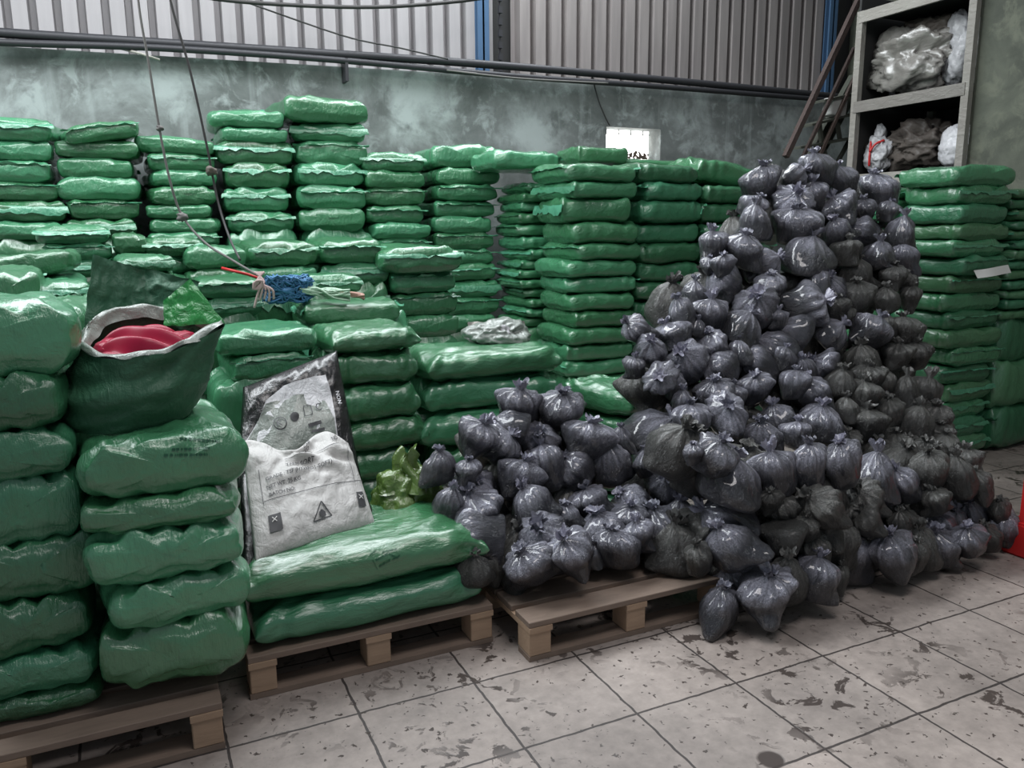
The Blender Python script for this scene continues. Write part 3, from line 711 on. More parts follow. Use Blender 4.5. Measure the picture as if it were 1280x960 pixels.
# ------------------------------------------------------------------ pallets
def pallet(name, x0, x1, y0, y1, label, rot=0, deck='wood_dark', nb=7):
    o = empty(name, ((x0+x1)/2, (y0+y1)/2, 0), rot); tag(o, label, 'pallet', None)
    hx, hy = (x1-x0)/2, (y1-y0)/2; rr = random.Random(int(abs(x0)*100))
    for k in range(nb):                                 # deck boards along x, front to back
        wy = (2*hy)/nb; y = -hy + k*wy
        bm = bmesh.new(); box(bm, -hx, hx, y+.004, y+wy-rr.uniform(.012, .03), .128, .15)
        bmesh.ops.bevel(bm, geom=bm.edges[:], offset=.002, segments=1, affect='EDGES')
        link('deck_board', bm, deck, o, False)
    for sx in (-hx+.045, 0, hx-.045):                   # stringers and blocks
        bm = bmesh.new(); box(bm, sx-.045, sx+.045, -hy, hy, .108, .128); link('stringer_board', bm, 'wood', o, False)
        for sy in (-hy+.055, 0, hy-.055):
            bm = bmesh.new(); box(bm, sx-.042, sx+.042, sy-.05, sy+.05, .02, .108)
            bmesh.ops.bevel(bm, geom=bm.edges[:], offset=.003, segments=1, affect='EDGES')
            link('block', bm, 'wood', o, False)
    for sy in (-hy+.05, 0, hy-.05):
        bm = bmesh.new(); box(bm, -hx, hx, sy-.045, sy+.045, .001, .02); link('bottom_board', bm, 'wood_dark', o, False)
    return o
pallet('wooden_pallet', -.95, .135, 2.28, 3.06, 'stained wooden pallet under the big near left sack stacks')
pallet('wooden_pallet', .235, 1.10, 2.50, 3.36, 'wooden pallet under two long green sacks and the white printed bag')
pallet('wooden_pallet', 1.155, 2.05, 2.31, 3.2, 'wooden pallet with bare front deck under the low pile of granule bags', nb=6)

# ------------------------------------------------------------------ panels bags
def make_surf(c, thick, seed, wr=1.0, crown=None, side=1):
    BL, BR, TR, TL = [Vector(v) for v in c]
    n = ((BR-BL).cross(TL-BL)).normalized()
    if n.dot(CAM-BL) < 0: n = -n
    def f(s, t, off=0, back=False):
        p = BL.lerp(BR, s).lerp(TL.lerp(TR, s), t)
        e = max(0, 1-abs(2*s-1)**4)**.6*max(0, 1-abs(2*t-1)**5)**.6
        d = thick*e
        wv = wr*(.010*nz(s*4+seed, t*4, 1) + .004*nz(s*14, t*12, seed))
        if crown:
            k = max(0, (t-crown)/(1-crown)); wv += k*(.05*nz(s*5+t*5, t*7-s*3, seed)+.02*math.sin(s*12+t*17+3*nz(s*4, t*4, 2)))
        up = (TL-BL).normalized()
        if crown and t > .8: p = p + up*(.04*(t-.8)/.2*math.sin(s*9+1))
        return p + n*((-d*.5 if back else d) + (wv*e if not back else 0) + off)
    return f
def pillow(f, nu=60, nv=60):
    bm = bmesh.new(); F_ = [[None]*(nv+1) for _ in range(nu+1)]; B_ = [[None]*(nv+1) for _ in range(nu+1)]
    for i in range(nu+1):
        for j in range(nv+1):
            F_[i][j] = bm.verts.new(f(i/nu, j/nv))
            B_[i][j] = F_[i][j] if i in (0, nu) or j in (0, nv) else bm.verts.new(f(i/nu, j/nv, 0, True))
    for i in range(nu):
        for j in range(nv):
            bm.faces.new((F_[i][j], F_[i+1][j], F_[i+1][j+1], F_[i][j+1]))
            try: bm.faces.new((B_[i][j], B_[i][j+1], B_[i+1][j+1], B_[i+1][j]))
            except ValueError: pass
    return bm
def text_bm(txt, bm, fn, x, y, size, ang=0, squash=1):
    """mesh letters laid on a surface: fn(u, v) gives the point; x, y, size in metres on the sheet"""
    cu = bpy.data.curves.new('t', 'FONT'); cu.body = txt; cu.size = size; cu.resolution_u = 2; cu.offset = size*(.018 if size < 9 else .004)
    o = bpy.data.objects.new('t', cu); C.objects.link(o)
    dg = bpy.context.evaluated_depsgraph_get(); me = o.evaluated_get(dg).to_mesh()
    tb = bmesh.new(); tb.from_mesh(me); bmesh.ops.triangulate(tb, faces=tb.faces)
    bmesh.ops.subdivide_edges(tb, edges=[e for e in tb.edges if e.calc_length() > size*.4], cuts=1)
    bmesh.ops.triangulate(tb, faces=tb.faces)
    mp = {}
    for v in tb.verts: mp[v.index] = bm.verts.new(fn(x+(v.co.x*math.cos(ang)-v.co.y*math.sin(ang))*squash, y+v.co.x*math.sin(ang)+v.co.y*math.cos(ang)))
    for f_ in tb.faces:
        try: bm.faces.new([mp[v.index] for v in f_.verts])
        except ValueError: pass
    tb.free(); o.evaluated_get(dg).to_mesh_clear(); bpy.data.objects.remove(o); bpy.data.curves.remove(cu)
def line_bm(bm, fn, p0, p1, w, n=24):
    p0 = Vector((*p0, 0)); p1 = Vector((*p1, 0)); d = (p1-p0).normalized(); q = Vector((-d.y, d.x, 0))*w/2
    V = []
    for i in range(n+1):
        p = p0.lerp(p1, i/n); V.append((bm.verts.new(fn((p+q).x, (p+q).y)), bm.verts.new(fn((p-q).x, (p-q).y))))
    for i in range(n): bm.faces.new((V[i][0], V[i][1], V[i+1][1], V[i+1][0]))
def poly_bm(bm, fn, pts):
    t = bmesh.new(); t.faces.new([t.verts.new((*p, 0)) for p in pts])
    bmesh.ops.triangulate(t, faces=t.faces)
    for _ in range(2): bmesh.ops.subdivide_edges(t, edges=t.edges[:], cuts=1, use_grid_fill=True)
    bmesh.ops.triangulate(t, faces=t.faces); t.verts.index_update()
    mp = {v.index: bm.verts.new(fn(v.co.x, v.co.y)) for v in t.verts}
    for f_ in t.faces: bm.faces.new([mp[v.index] for v in f_.verts])
    t.free()

# rear bag (black film, white printed panel), leaning on the stack behind
cr = [at(296, 610, Y=3.06), at(452, 600, Y=3.06), at(421, 438, Y=3.34), at(304, 484, Y=3.32)]
fr = make_surf(cr, .05, 5, 2.2)
rear = link('film_lined_sack', pillow(fr), 'black_film')
tag(rear, 'black plastic bag with a pale printed panel leaning behind the white printed sack', 'bag')
# panel in image-shaped polygon, mapped onto the bag
def inv(c):
    BL, BR, TR, TL = c
    def f(px, py):
        # solve s,t so that projection matches
        s = t = .5
        def pr(s, t):
            p = BL.lerp(BR, s).lerp(TL.lerp(TR, s), t); q = MW.transposed() @ (p-CAM); return (640+F*q.x/-q.z, 480-F*q.y/-q.z)
        for _ in range(12):
            x, y = pr(s, t); e = 1e-3
            xs, ys = pr(s+e, t); xt, yt = pr(s, t+e)
            a, b, c_2, d = (xs-x)/e, (xt-x)/e, (ys-y)/e, (yt-y)/e; det = a*d-b*c_2
            dx, dy = px-x, py-y; s += (dx*d-dy*b)/det; t += (a*dy-c_2*dx)/det
        return s, t
    return f
iv = inv(cr)
pan = [iv(*p) for p in ((330, 508), (352, 490), (384, 480), (404, 476), (412, 500), (418, 545), (424, 585), (318, 592), (303, 560), (322, 530))]
bm = bmesh.new(); poly_bm(bm, lambda s, t: fr(s, t, .006), pan); link('white_panel', bm, 'white_film', rear)
gp = [iv(*p) for p in ((330, 512), (360, 502), (378, 500), (404, 508), (414, 530), (420, 570), (320, 585), (305, 560), (322, 530))]
bm = bmesh.new(); poly_bm(bm, lambda s, t: fr(s, t, .008), gp); o = link('lower_panel', bm, 'pale_film', rear); o['label'] = 'greyish lower part of the panel where the film wrinkles'
bm = bmesh.new(); ff = lambda x, y: fr(*iv(x, y), .015)
def circ(bm, cx, cy, r, w=None, n=22):
    if w is None: poly_bm(bm, ff, [(cx+r*math.cos(k*2*PI/n), cy+r*math.sin(k*2*PI/n)) for k in range(n)]); return
    V = [(bm.verts.new(ff(cx+r*math.cos(k*2*PI/n), cy+r*math.sin(k*2*PI/n))), bm.verts.new(ff(cx+(r-w)*math.cos(k*2*PI/n), cy+(r-w)*math.sin(k*2*PI/n)))) for k in range(n)]
    for k in range(n): bm.faces.new((V[k][0], V[k][1], V[(k+1) % n][1], V[(k+1) % n][0]))
circ(bm, 347, 538, 8.5, 1.2); link('printed_ring', bm, 'ink', rear); bm = bmesh.new()
def flipfn(x, y): return ff(x, -y)
text_bm('K', bm, flipfn, 342.5, -542.5, 12, .1); link('printed_letter', bm, 'ink', rear); bm = bmesh.new()
circ(bm, 365, 529.5, 5.5); link('printed_dot', bm, 'ink', rear); bm = bmesh.new()
text_bm('C', bm, flipfn, 391, -521, 13, .15); link('printed_letter', bm, 'ink', rear); bm = bmesh.new()
for (a, b2, c2, d2) in ((376, 516, 385, 514), (385, 514, 387, 527), (387, 527, 378, 529), (378, 529, 376, 516)): line_bm(bm, ff, (a, b2), (c2, d2), .9, 4)
link('printed_square', bm, 'ink', rear); bm = bmesh.new()
line_bm(bm, ff, (382, 541), (398, 536), 4.5, 6); link('printed_bar', bm, 'ink', rear); bm = bmesh.new(); line_bm(bm, ff, (386, 548), (402, 544), 3, 6)
link('printed_bar', bm, 'ink', rear)
bm = bmesh.new(); text_bm('NON', bm, flipfn, 416, -496, 7, -1.35)
link('edge_print', bm, 'white_film', rear)
# front white sack
cf = [at(319, 702, Y=2.60), at(470, 657, Y=2.74), at(434, 548, Y=3.00), at(303, 562, Y=2.95)]
f1 = make_surf(cf, .045, 9, 1.0, crown=.55)
ws = link('white_printed_sack', pillow(f1, 80, 80), 'white_sack')
tag(ws, 'white woven sack with grey print and a flame triangle, slumped open at the top', 'sack')
cb = [at(303, 712, Y=2.64), at(477, 668, Y=2.78), at(436, 560, Y=3.05), at(300, 590, Y=3.0)]
bl = link('black_liner', pillow(make_surf(cb, .01, 3), 24, 24), 'black_film', ws)
iv2 = inv(cf); f2 = lambda x, y: f1(*iv2(x, y), .006); f2t = lambda x, y: f2(x, -y)
K = 200/1067
cp = lambda x, y: (290+x*K, 520+y*K)
bm = bmesh.new()
def ln(a, b, w=.9): line_bm(bm, f2, cp(*a), cp(*b), w)
ln((195, 612), (860, 452)); ln((158, 400), (195, 640), .6); ln((745, 250), (800, 470), .6); ln((330, 335), (700, 240), .6)
def tx(t, x, y, size, ang): q = cp(x, y); text_bm(t, bm, f2t, q[0], -q[1], size, ang)
tx('YARN SORT', 335, 392, 6.6, .2); tx('GRADE : TSF (HYWRD1-SOFT)', 205, 480, 6.2, .24); tx('NET WT. 25 KG', 212, 535, 6.2, .26); tx('BATCH NO:', 228, 585, 6.2, .25)
tx('CHI', 465, 225, 6, .45); tx('LIMITED', 425, 278, 5, .5); tx('NO', 650, 235, 5.5, .5)
link('printed_text', bm, 'ink_soft', ws)
for quad in (((222, 705), (300, 688), (320, 795), (238, 815)), ((803, 548), (852, 535), (877, 632), (825, 650))):
    bm = bmesh.new(); poly_bm(bm, f2, [cp(*q) for q in quad]); link('printed_mark', bm, 'ink', ws)
bm = bmesh.new()
tri = ((522, 748), (565, 622), (642, 706))
for i in range(3): line_bm(bm, f2, cp(*tri[i]), cp(*tri[(i+1) % 3]), 1.5, 10)
poly_bm(bm, f2, [cp(*q) for q in ((560, 715), (553, 690), (568, 698), (572, 668), (588, 692), (598, 680), (604, 705), (590, 718))])
link('flame_triangle', bm, 'ink', ws)
bm = bmesh.new()
f3 = lambda x, y: f1(*iv2(x, y), .009)
for (x, y) in ((262, 733), (836, 580)):
    bm = bmesh.new()
    for a, b2 in (((-16, -14), (16, 12)), ((14, -18), (-14, 16))): line_bm(bm, f3, cp(x+a[0], y+a[1]), cp(x+b2[0], y+b2[1]), 1.0, 4)
    link('printed_cross', bm, 'white_sack', ws)

# print on the near green sack and on the pallet sack (draped marks)
def drape(target, marks, name):
    bpy.context.view_layer.update()
    me = target.data; mw = target.matrix_world
    bv = BVHTree.FromPolygons([mw @ v.co for v in me.vertices], [p.vertices[:] for p in me.polygons])
    bm = bmesh.new(); rr = random.Random(5)
    for (x0, y0, x1, y1, w) in marks:
        n = 46; prev = None
        for i in range(n+1):
            u = i/n; px, py = x0+(x1-x0)*u, y0+(y1-y0)*u
            pts = []
            for s in (-.5, .5):
                d = (MW @ cray(px, py+s*w)).normalized(); h = bv.ray_cast(CAM, d)
                pts.append(bm.verts.new(h[0]-d*.002+h[1]*.001) if h[0] else None)
            if prev and all(prev) and all(pts) and (i % 5) not in (0,) and rr.random() > .12: bm.faces.new((prev[0], prev[1], pts[1], pts[0]))
            prev = pts
    for v in [v for v in bm.verts if not v.link_faces]: bm.verts.remove(v)
    o = link(name, bm, 'ink_green', None, False); o.parent = target; o.matrix_parent_inverse = target.matrix_world.inverted()
    return o
top1 = [o for o in sacks if o['label'].endswith('topmost of the big near stack under open sack')][0]
drape(top1, [(110, 540, 148, 530, 3), (215, 562, 262, 560, 3), (205, 569, 262, 568, 3), (225, 548, 275, 552, 3)], 'printed_text')
bpy.context.view_layer.update()
drape(ts, [(470, 700, 485, 692, 3), (474, 708, 488, 700, 3), (486, 692, 498, 698, 2.5), (478, 690, 496, 686, 2), (462, 694, 470, 688, 2), (466, 700, 472, 712, 2), (490, 700, 500, 694, 2)], 'printed_text')


# ------------------------------------------------------------------ crumpled shapes
def crumple(name, c, r, seed, m, amp=.25, sub=5, ridge=1.0, flat=0, parent=None):
    bm = bmesh.new(); bmesh.ops.create_icosphere(bm, subdivisions=sub, radius=1)
    for v in bm.verts:
        p = v.co.copy()
        n1 = abs(nz(p.x*1.6+seed, p.y*1.6, p.z*1.6)); n2 = abs(nz(p.x*3.7, p.y*3.7+seed, p.z*3.7)); n3 = abs(nz(p.x*8, p.y*8, p.z*8+seed))
        k = 1 + amp*(1.1*nz(p.x*1.1, p.y*1.1, p.z*1.1+seed) - ridge*(n1*1.2+n2*.7+n3*.35) + .45)
        q = Vector((p.x*k*r[0], p.y*k*r[1], p.z*k*r[2]))
        if flat and q.z < -r[2]*flat: q.z = -r[2]*flat
        v.co = q
    o = link(name, bm, m, parent); o.location = c; return o
# olive green bag with tied neck on the pallet sack
p = at(506, 628, Y=2.93)
ob = crumple('tied_plastic_bag', p, (.14, .10, .15), 4, 'olive_film', .24)
tag(ob, 'small olive green plastic bag with a twisted top beside the white printed sack', 'plastic bag')
def neckfn(u, v):
    a = u*2*PI; r = (.075*(1-v)**1.2 + .016 + .035*max(0, v-.55))*(1+.35*math.sin(a*4+v*5)); return Vector((math.cos(a)*r+.035*v+.02*math.sin(v*6), math.sin(a)*r, .06+.15*v+.02*math.sin(a*3)*v))
link('twisted_neck', grid(neckfn, 40, 14), 'olive_film', ob)
ob.location.z += .0
# crumpled clear bag lying on lengthwise stack
p = at(622, 419, Y=3.75)
o = crumple('crumpled_bag', p, (.165, .12, .08), 12, 'pale_film', .28); tag(o, 'crumpled clear grey plastic bag lying behind the lengthwise sack', 'plastic bag')
crumple('pale_fold', Vector((.0, -.055, .01)), (.05, .04, .045), 5, 'white_film', .4, 4, parent=o)
bm = bmesh.new()
fold = [at(585, 402, Y=3.8), at(655, 401, Y=3.85), at(660, 424, Y=3.8), at(590, 426, Y=3.75)]
grid(lambda u, v: fold[0].lerp(fold[1], u).lerp(fold[3].lerp(fold[2], u), v) + Vector((0, .03*nz(u*5, v*4, 3), .015*nz(u*6, v*3, 8))) - p, 24, 10, bm)
link('film_sheet', bm, 'clear_wrap', o)

# open sack with red cloth
zt = zf[0]; yc = 2.66
rim = [(98, 432, 2.62), (120, 446, 2.52), (150, 449, 2.47), (180, 444, 2.45), (212, 440, 2.45), (240, 428, 2.48), (262, 416, 2.52), (281, 404, 2.60), (264, 398, 2.68), (246, 390, 2.78), (226, 388, 2.85),
       (208, 388, 2.88), (180, 384, 2.88), (150, 388, 2.86), (125, 396, 2.80), (106, 412, 2.72)]
rimv = smooth_path([at(x, y, Y=Y) for x, y, Y in rim] + [at(98, 432, Y=2.62)], 5)[:-1]
nR = len(rimv); cen = Vector((at(155, 480, Y=2.68).x, 2.68, zt))
base_pts = []
for i in range(nR):
    a = -PI*.5 - PI*.62 + 2*PI*i/nR
    base_pts.append(Vector((cen.x + .175*math.cos(a)*1.02, cen.y + .175*math.sin(a), zt+.012)))
def tubfn(u, v):
    i = int(round(u*nR)) % nR; b0, r0 = base_pts[i], rimv[i]
    p = b0.lerp(r0, v**1.1); out = (b0-cen); out.z = 0; out.normalize()
    bul = math.sin(min(1, v*1.15)*PI)*.036
    return p + out*(bul + .02*nz(u*9, v*5, 7) + .008*nz(u*25, v*9, 3)) 
bm = grid(tubfn, nR, 22); bm.verts.ensure_lookup_table()
bmesh.ops.remove_doubles(bm, verts=bm.verts[:], dist=.0005)
os_ = link('open_sack', bm, 'dark_green_film')
tag(os_, 'open dark green sack with raised torn flaps holding red cloth', 'sack')
def lipfn(u, v):
    i = int(round(u*nR)) % nR; r0 = rimv[i]; inn = (Vector((cen.x+.03, cen.y, r0.z))-r0).normalized()
    return r0 + inn*(.026*v+.01*nz(u*20, v*3, 1)) + Vector((0, 0, .018*math.sin(v*PI) - .03*v*v + .012*nz(u*16, v*3, 4)))
link('pale_lip', grid(lipfn, nR, 6), 'pale_film', os_)
def sheet(name, pts, m, parent, seed=1, amp=.02, n=26):
    P0, P1, P2, P3 = pts
    bm = grid(lambda u, v: P0.lerp(P1, u).lerp(P3.lerp(P2, u), v) + Vector((.3*amp*nz(v*5, u*3, seed), amp*nz(u*4+seed, v*4, 1)+amp*.4*nz(u*11, v*9, seed), amp*.6*nz(u*5, v*5, seed+4))), n, n)
    return link(name, bm, m, parent)
sheet('raised_flap', [at(103, 425, Y=2.84), at(180, 395, Y=2.92), at(182, 338, Y=2.96), at(116, 318, Y=2.90)], 'dark_green_film', os_, 2, .016)
sheet('raised_flap', [at(165, 398, Y=2.94), at(232, 388, Y=2.92), at(250, 352, Y=2.94), at(168, 332, Y=3.0)], 'dark_green_film', os_, 5, .02)
o = sheet('side_flap', [at(205, 408, Y=2.76), at(281, 404, Y=2.585), at(238, 348, Y=2.74), at(204, 376, Y=2.80)], 'bright_green_film', os_, 9, .006); o['label'] = 'bright emerald green flap painted as if lit through, on the right'
sheet('side_flap', [at(85, 495, Y=2.60), at(104, 455, Y=2.60), at(112, 402, Y=2.72), at(96, 420, Y=2.72)], 'pale_film', os_, 12, .02)
# red cloth: folded drape
pr_ = at(180, 424, Y=2.66)
def redfn(u, v):
    x = (u-.5)*.27; y = (v-.5)*.24
    e = max(0, 1-abs(2*u-1)**3)*max(0, 1-abs(2*v-1)**3)
    z = .075*e + .016*math.sin(u*9+v*22+3*nz(u*2, v*2, 2)) + .02*nz(u*3+v*2, v*3, 4)
    return Vector((x, y, z))
o = link('red_cloth', grid(redfn, 70, 60), 'red_cloth'); o.location = pr_ - Vector((0, 0, .05)); o.rotation_euler.z = .1
tag(o, 'shiny crimson red cloth bundled inside the open dark green sack', 'cloth')
for (dx, dy, dz, rx) in ((.1, -.01, .03, .055), (-.09, .0, .02, .05)):
    k = crumple('cloth_fold', Vector((dx, dy, dz)), (rx, .05, .04), 3+dx*10, 'red_cloth', .14, 4, parent=o)

# blue rope bundle, tail, red stick, knotted cord
bm = bmesh.new(); pc = at(360, 361, Y=4.05); rr = random.Random(9)
core = bmesh.new()
for s in range(34):
    ph = [rr.uniform(0, 6.28) for _ in range(6)]; pts = []
    for k in range(40):
        t = k/39*2*PI*1.3
        pts.append(pc + Vector((.085*math.sin(t+ph[0])+.03*math.sin(3*t+ph[1]), .07*math.sin(t*1.1+ph[2]), .05*math.sin(t*1.2+ph[3])+.015*math.sin(5*t+ph[4]))))
    tube(bm, [q + Vector((.012*nz(i*.5, s, 1), .012*nz(i*.5, s, 5), .012*nz(i*.5, s, 9))) for i, q in enumerate(pts)], .0045, 4)
bb = link('rope_bundle', bm, 'blue_rope'); tag(bb, 'tangled blue rope bundle with a pale frayed tail lying on the green sacks', 'rope')
def tail(name, pts, m, n, spread):
    bm = bmesh.new()
    for s in range(n):
        off = [Vector((0, rr.uniform(-1, 1)*spread, rr.uniform(-1, 1)*spread)) for _ in pts]
        P = [p + o_*(.4+.6*i/len(pts)) for i, (p, o_) in enumerate(zip(pts, off))]
        tube(bm, smooth_path(P, 4), .006, 4)
    return link(name, bm, m, bb)
tail('mint_strands', [at(374, 362, Y=4.0), at(395, 364, Y=3.98), at(415, 367, Y=3.96), at(436, 369, Y=3.95)], 'mint_rope', 26, .036)
tail('peach_strands', [at(425, 366, Y=3.96), at(440, 368, Y=3.95), at(455, 371, Y=3.95)], 'peach_rope', 14, .016)
crumple('blue_core', pc, (.10, .07, .055), 4, 'blue_rope', .35, 4, parent=bb)
bm = bmesh.new(); tube(bm, [at(277, 335, Y=4.1), at(310, 343, Y=4.05), at(338, 353, Y=4.05)], .007)
tag(link('red_stick', bm, 'red_paint'), 'thin bright red stick poking out left of the blue rope bundle', 'stick')
bm = bmesh.new()
for s in range(5):
    tube(bm, smooth_path([at(318+s*3, 340, Y=3.9), at(330-s*2, 352, Y=3.87), at(324+s*4, 362, Y=3.85), at(318+s*6, 380+rr.uniform(-6, 5), Y=3.85)], 5), .006, 5)
for s in range(8):
    a = s*.8; tube(bm, smooth_path([at(322, 356, Y=3.86)+Vector((.02*math.cos(a+k*.7), -.01, .02*math.sin(a+k*.9))) for k in range(7)], 3), .006, 5)
tag(link('knotted_cord', bm, 'rope_pink'), 'pinkish grey knotted cord end hanging left of the blue rope bundle', 'cord')
GW = 'wires hanging from above over the green sacks'
Yw = 4.4
bm = bmesh.new(); tube(bm, smooth_path([at(168, -60, Y=Yw), at(174, 10, Y=Yw), at(186, 80, Y=Yw), at(200, 165, Y=Yw), at(213, 228, Y=Yw), at(228, 270, Y=Yw), at(256, 303, Y=Yw-.1), at(290, 325, Y=Yw-.3), at(322, 344, Y=3.95)], 6), .006, 6)
w_ = link('hanging_wire', bm, 'rope_grey'); tag(w_, 'left grey hanging wire that bends right to the knotted cord', 'wire', GW)
for (px, py, r) in ((200, 160, .018), (228, 271, .028)):
    crumple('wire_knot', at(px, py, Y=Yw), (r, r*.7, r*.8), 3, 'rope_grey', .4, 3, parent=w_)
bm = bmesh.new(); tube(bm, smooth_path([at(205, -60, Y=Yw), at(213, 0, Y=Yw), at(238, 90, Y=Yw), at(258, 180, Y=Yw), at(272, 250, Y=Yw), at(286, 295, Y=Yw-.1), at(300, 325, Y=Yw-.25)], 6), .006, 6)
w_ = link('hanging_wire', bm, 'wire'); tag(w_, 'right dark hanging wire passing in front of the twin tall stacks', 'wire', GW)
crumple('wire_knot', at(264, 214, Y=Yw), (.028, .02, .024), 8, 'rag', .4, 3, parent=w_)

# ------------------------------------------------------------------ shelf rack
XS = 5.72
rk = empty('shelf_rack', (XS+.35, 4.7, 0)); tag(rk, 'pale steel shelf rack with loaded shelves in the right corner', 'shelf rack')
def part(name, bm, m, parent=rk):
    o = link(name, bm, m, None, False); o.parent = parent; o.matrix_parent_inverse = Matrix.Translation(-Vector(parent.location)); return o
pl = at(1072, 100, X=XS); pr2 = at(1214, 60, X=XS)
yA, yB = pl.y, pr2.y
for (x, y) in ((XS, yA), (XS, yB), (XS+.95, yA), (XS+.95, yB)):
    bm = bmesh.new(); box(bm, x-.025, x+.025, y-.03, y+.03, 0, 3.27 if y == yA else 3.7); part('post', bm, 'grey_steel')
z_mid = at(1140, 118, X=XS).z; z_top = at(1090, 14, X=XS).z
for z in (z_top-.03, z_mid-.03, 1.90, 1.1, .35):
    bm = bmesh.new(); box(bm, XS-.03, XS-.005, yB, yA, z-.045, z+.045); part('shelf_edge', bm, 'grey_steel')
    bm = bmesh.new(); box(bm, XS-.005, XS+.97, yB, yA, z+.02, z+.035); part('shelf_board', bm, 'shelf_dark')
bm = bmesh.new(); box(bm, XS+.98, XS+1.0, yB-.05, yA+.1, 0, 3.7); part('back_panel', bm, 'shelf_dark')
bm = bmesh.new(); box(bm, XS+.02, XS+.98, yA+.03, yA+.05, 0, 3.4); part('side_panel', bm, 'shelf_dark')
zs_ = z_mid+.005
def onshelf(name, px, py, r, seed, m, label, cat, z0, X=None, amp=.4, part_=None):
    p = at(px, py, X=(X or XS+.25)); o = crumple(name, p, r, seed, m, amp, 5)
    bot = min(v.co.z for v in o.data.vertices); 
    if z0 is not None: o.location.z = z0 - bot
    tag(o, label, cat); return o
onshelf('wrapped_bundle', 1130, 92, (.17, .42, .24), 3, 'clear_wrap', 'large crumpled clear plastic bundle on the middle shelf of the rack', 'bundle', zs_, XS+.22, .5)
onshelf('rag_bundle', 1155, 45, (.15, .30, .15), 8, 'rag', 'brownish rag bundle lying on top of the clear plastic bundle', 'bundle', zs_+.30, XS+.38, .6)
onshelf('white_plastic_bag', 1208, 60, (.15, .17, .26), 15, 'white_film', 'tall white plastic bag at the right end of the middle shelf', 'plastic bag', zs_, XS+.32, .35)
def bottle(px, h, m, label, z0, r=.035, X=None):
    p = at(px, 60, X=X or XS+.5); bm = bmesh.new(); pr_s = [(.0, .9), (.02, 1), (.6, 1), (.75, .55), (.82, .35), (.95, .35), (1, .4)]
    tube(bm, [Vector((0, 0, a*h)) for a, _ in pr_s], r, 16, [b_2*r for _, b_2 in pr_s]); o = link('plastic_bottle', bm, m); o.location = (p.x, p.y, z0)
    bm = bmesh.new(); tube(bm, [(0, 0, h*.99), (0, 0, h*1.07)], r*.42, 12); link('cap', bm, 'white_film', o)
    return tag(o, label, 'bottle', 'bottles on the middle shelf')
bottle(1098, .34, 'clear_wrap', 'dull tall bottle at the left end of the middle shelf', zs_)
bottle(1110, .40, 'white_film', 'tallest pale bottle behind the clear plastic bundle', zs_, .04, XS+.45)
bottle(1119, .36, 'white_film', 'second pale bottle just left of the rag bundle', zs_, .032, XS+.45)
zl = 1.94
fg = onshelf('white_pouch', 1098, 200, (.10, .12, .15), 6, 'white_film', 'white plastic pouch with red straps at the left of the lower shelf', 'pouch', zl, XS+.2, .35)
crumple('pouch_top', Vector((0, 0, .17)), (.045, .05, .08), 6, 'white_film', .3, 4, parent=fg)
bm = bmesh.new()
tube(bm, smooth_path([Vector((-.105, .0, -.1)), Vector((-.11, 0.0, .0)), Vector((-.07, .03, .1)), Vector((-.03, .06, .12))], 5), .010)
tube(bm, smooth_path([Vector((-.11, 0, .02)), Vector((-.085, -.03, .08)), Vector((-.03, -.07, .11))], 5), .010)
link('red_strap', bm, 'red_paint', fg)
onshelf('scrap_bundle', 1152, 195, (.2, .36, .17), 21, 'rag', 'heap of brown scrap film on the lower shelf of the rack', 'bundle', zl, XS+.32, .6)
onshelf('white_plastic_bag', 1198, 192, (.12, .16, .17), 31, 'white_film', 'rounded white bag at the right end of the lower shelf', 'plastic bag', zl, XS+.2, .15)

# ------------------------------------------------------------------ stairs with rail beside the rack
st_ = empty('steel_stair', (5.4, 5.6, 0)); tag(st_, 'rusty steel stair with slanting rails left of the shelf rack', 'stair')
Ys = 5.45
def rail(a, b, w, m='rust', nm='rail'):
    bm = bmesh.new(); beam(bm, a, b, w); part(nm, bm, m, st_)
rail(at(982, 196, Y=Ys), at(1085, -25, Y=Ys), .045, nm='handrail')
rail(at(1002, 200, Y=Ys+.02), at(1068, 60, Y=Ys+.02), .028)
rail(at(1022, 200, Y=Ys+.04), at(1075, 82, Y=Ys+.04), .028)
for (x0, y0, x1, y1) in ((1004, 158, 1062, 143), (990, 186, 1068, 172), (1020, 128, 1064, 118)):
    a = at(x0, y0, Y=Ys+.15); b2 = at(x1, y1, Y=Ys+.15)
    bm = bmesh.new(); beam(bm, a, b2, .22, .02); part('step', bm, 'olive_steel', st_)
for (x0, y0, x1, y1) in ((1024, 155, 1028, 185), (1046, 150, 1050, 176), (1030, 186, 1034, 210), (1062, 175, 1040, 215)):
    bm = bmesh.new(); beam(bm, at(x0, y0, Y=Ys+.1), at(x1, y1, Y=Ys+.1), .03); part('brace', bm, 'olive_steel', st_)
for (x0, x1, yy) in ((1000, 975, .1),):
    bm = bmesh.new(); a = at(1070, 100, Y=Ys+.3); beam(bm, a, Vector((a.x-1.9, a.y, 0)), .06, .15); part('stringer', bm, 'olive_steel', st_)
p = at(1044, 136, Y=Ys+.12)
bm = bmesh.new(); box(bm, -.10, .08, -.06, .06, -.06, .09, Matrix.Rotation(.12, 4, 'Y')); bmesh.ops.bevel(bm, geom=bm.edges[:], offset=.006, segments=2, affect='EDGES')
o = link('white_box', bm, 'paper', smooth=False); o.location = p + Vector((0, 0, -.01)); tag(o, 'small white box resting on the upper stair step', 'box')

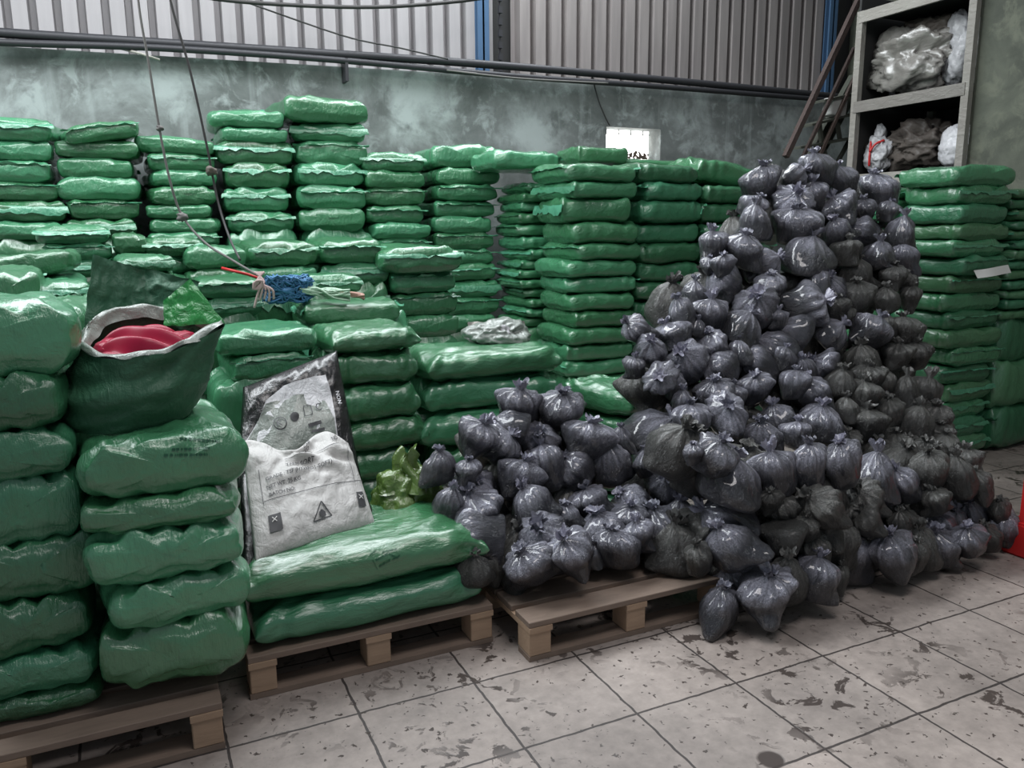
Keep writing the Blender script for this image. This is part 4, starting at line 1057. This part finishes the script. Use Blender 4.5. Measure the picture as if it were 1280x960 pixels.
# red post at the right picture edge
p0 = at(1276, 712, Z=0) + Vector((.13, .0, 0))
bm = bmesh.new(); box(bm, p0.x-.01, p0.x+.20, p0.y-.02, p0.y+.18, 0, .16); bmesh.ops.bevel(bm, geom=bm.edges[:], offset=.01, segments=2, affect='EDGES')
rp = link('red_stand', bm, 'red_paint', smooth=False); tag(rp, 'red painted steel stand base at the right picture edge', 'stand')
bm = bmesh.new(); box(bm, p0.x+.015, p0.x+.12, p0.y+.02, p0.y+.12, .16, .55); link('lower_column', bm, 'red_paint', rp, False)
bm = bmesh.new(); box(bm, p0.x+.03, p0.x+.10, p0.y+.03, p0.y+.10, .55, 1.0); o = link('upper_column', bm, 'rust', rp, False); o['label'] = 'dark rusty upper part of the column'

# ------------------------------------------------------------------ light
w = bpy.data.worlds.new('world'); sc.world = w; w.use_nodes = True
bg = w.node_tree.nodes['Background']; bg.inputs[0].default_value = (.80, .90, 1.0, 1); bg.inputs[1].default_value = .25
def area(name, loc, target, sx, sy, e, col=(1, 1, 1)):
    l = bpy.data.lights.new(name, 'AREA'); l.shape = 'RECTANGLE'; l.size = sx; l.size_y = sy; l.energy = e; l.color = col
    o = bpy.data.objects.new(name, l); C.objects.link(o); o.location = loc
    o.rotation_euler = (Vector(target)-Vector(loc)).to_track_quat('-Z', 'Y').to_euler(); return o
area('skylight_rear', (1.4, 4.7, 5.0), (1.5, 4.5, .6), 6.5, 1.2, 330, (.92, .97, 1.0))
area('skylight_left', (-2.2, 4.2, 4.4), (2.4, 3.6, .8), 1.6, 1.6, 130, (.93, .98, 1.0))
area('skylight_front', (1.6, .8, 5.0), (1.4, 3.0, .3), 2.4, 1.2, 80, (1.0, .96, .95))
sc.view_settings.view_transform = 'Standard'; sc.view_settings.look = 'None'; sc.view_settings.exposure = 0
# labels must single things out
from collections import Counter
cn = Counter((o['label'], o.get('group')) for o in C.objects if 'category' in o.keys())
for k, v in cn.items():
    if v > 1: print('DUP', v, k)
print('sacks', len(sacks), 'bags', len(bags))
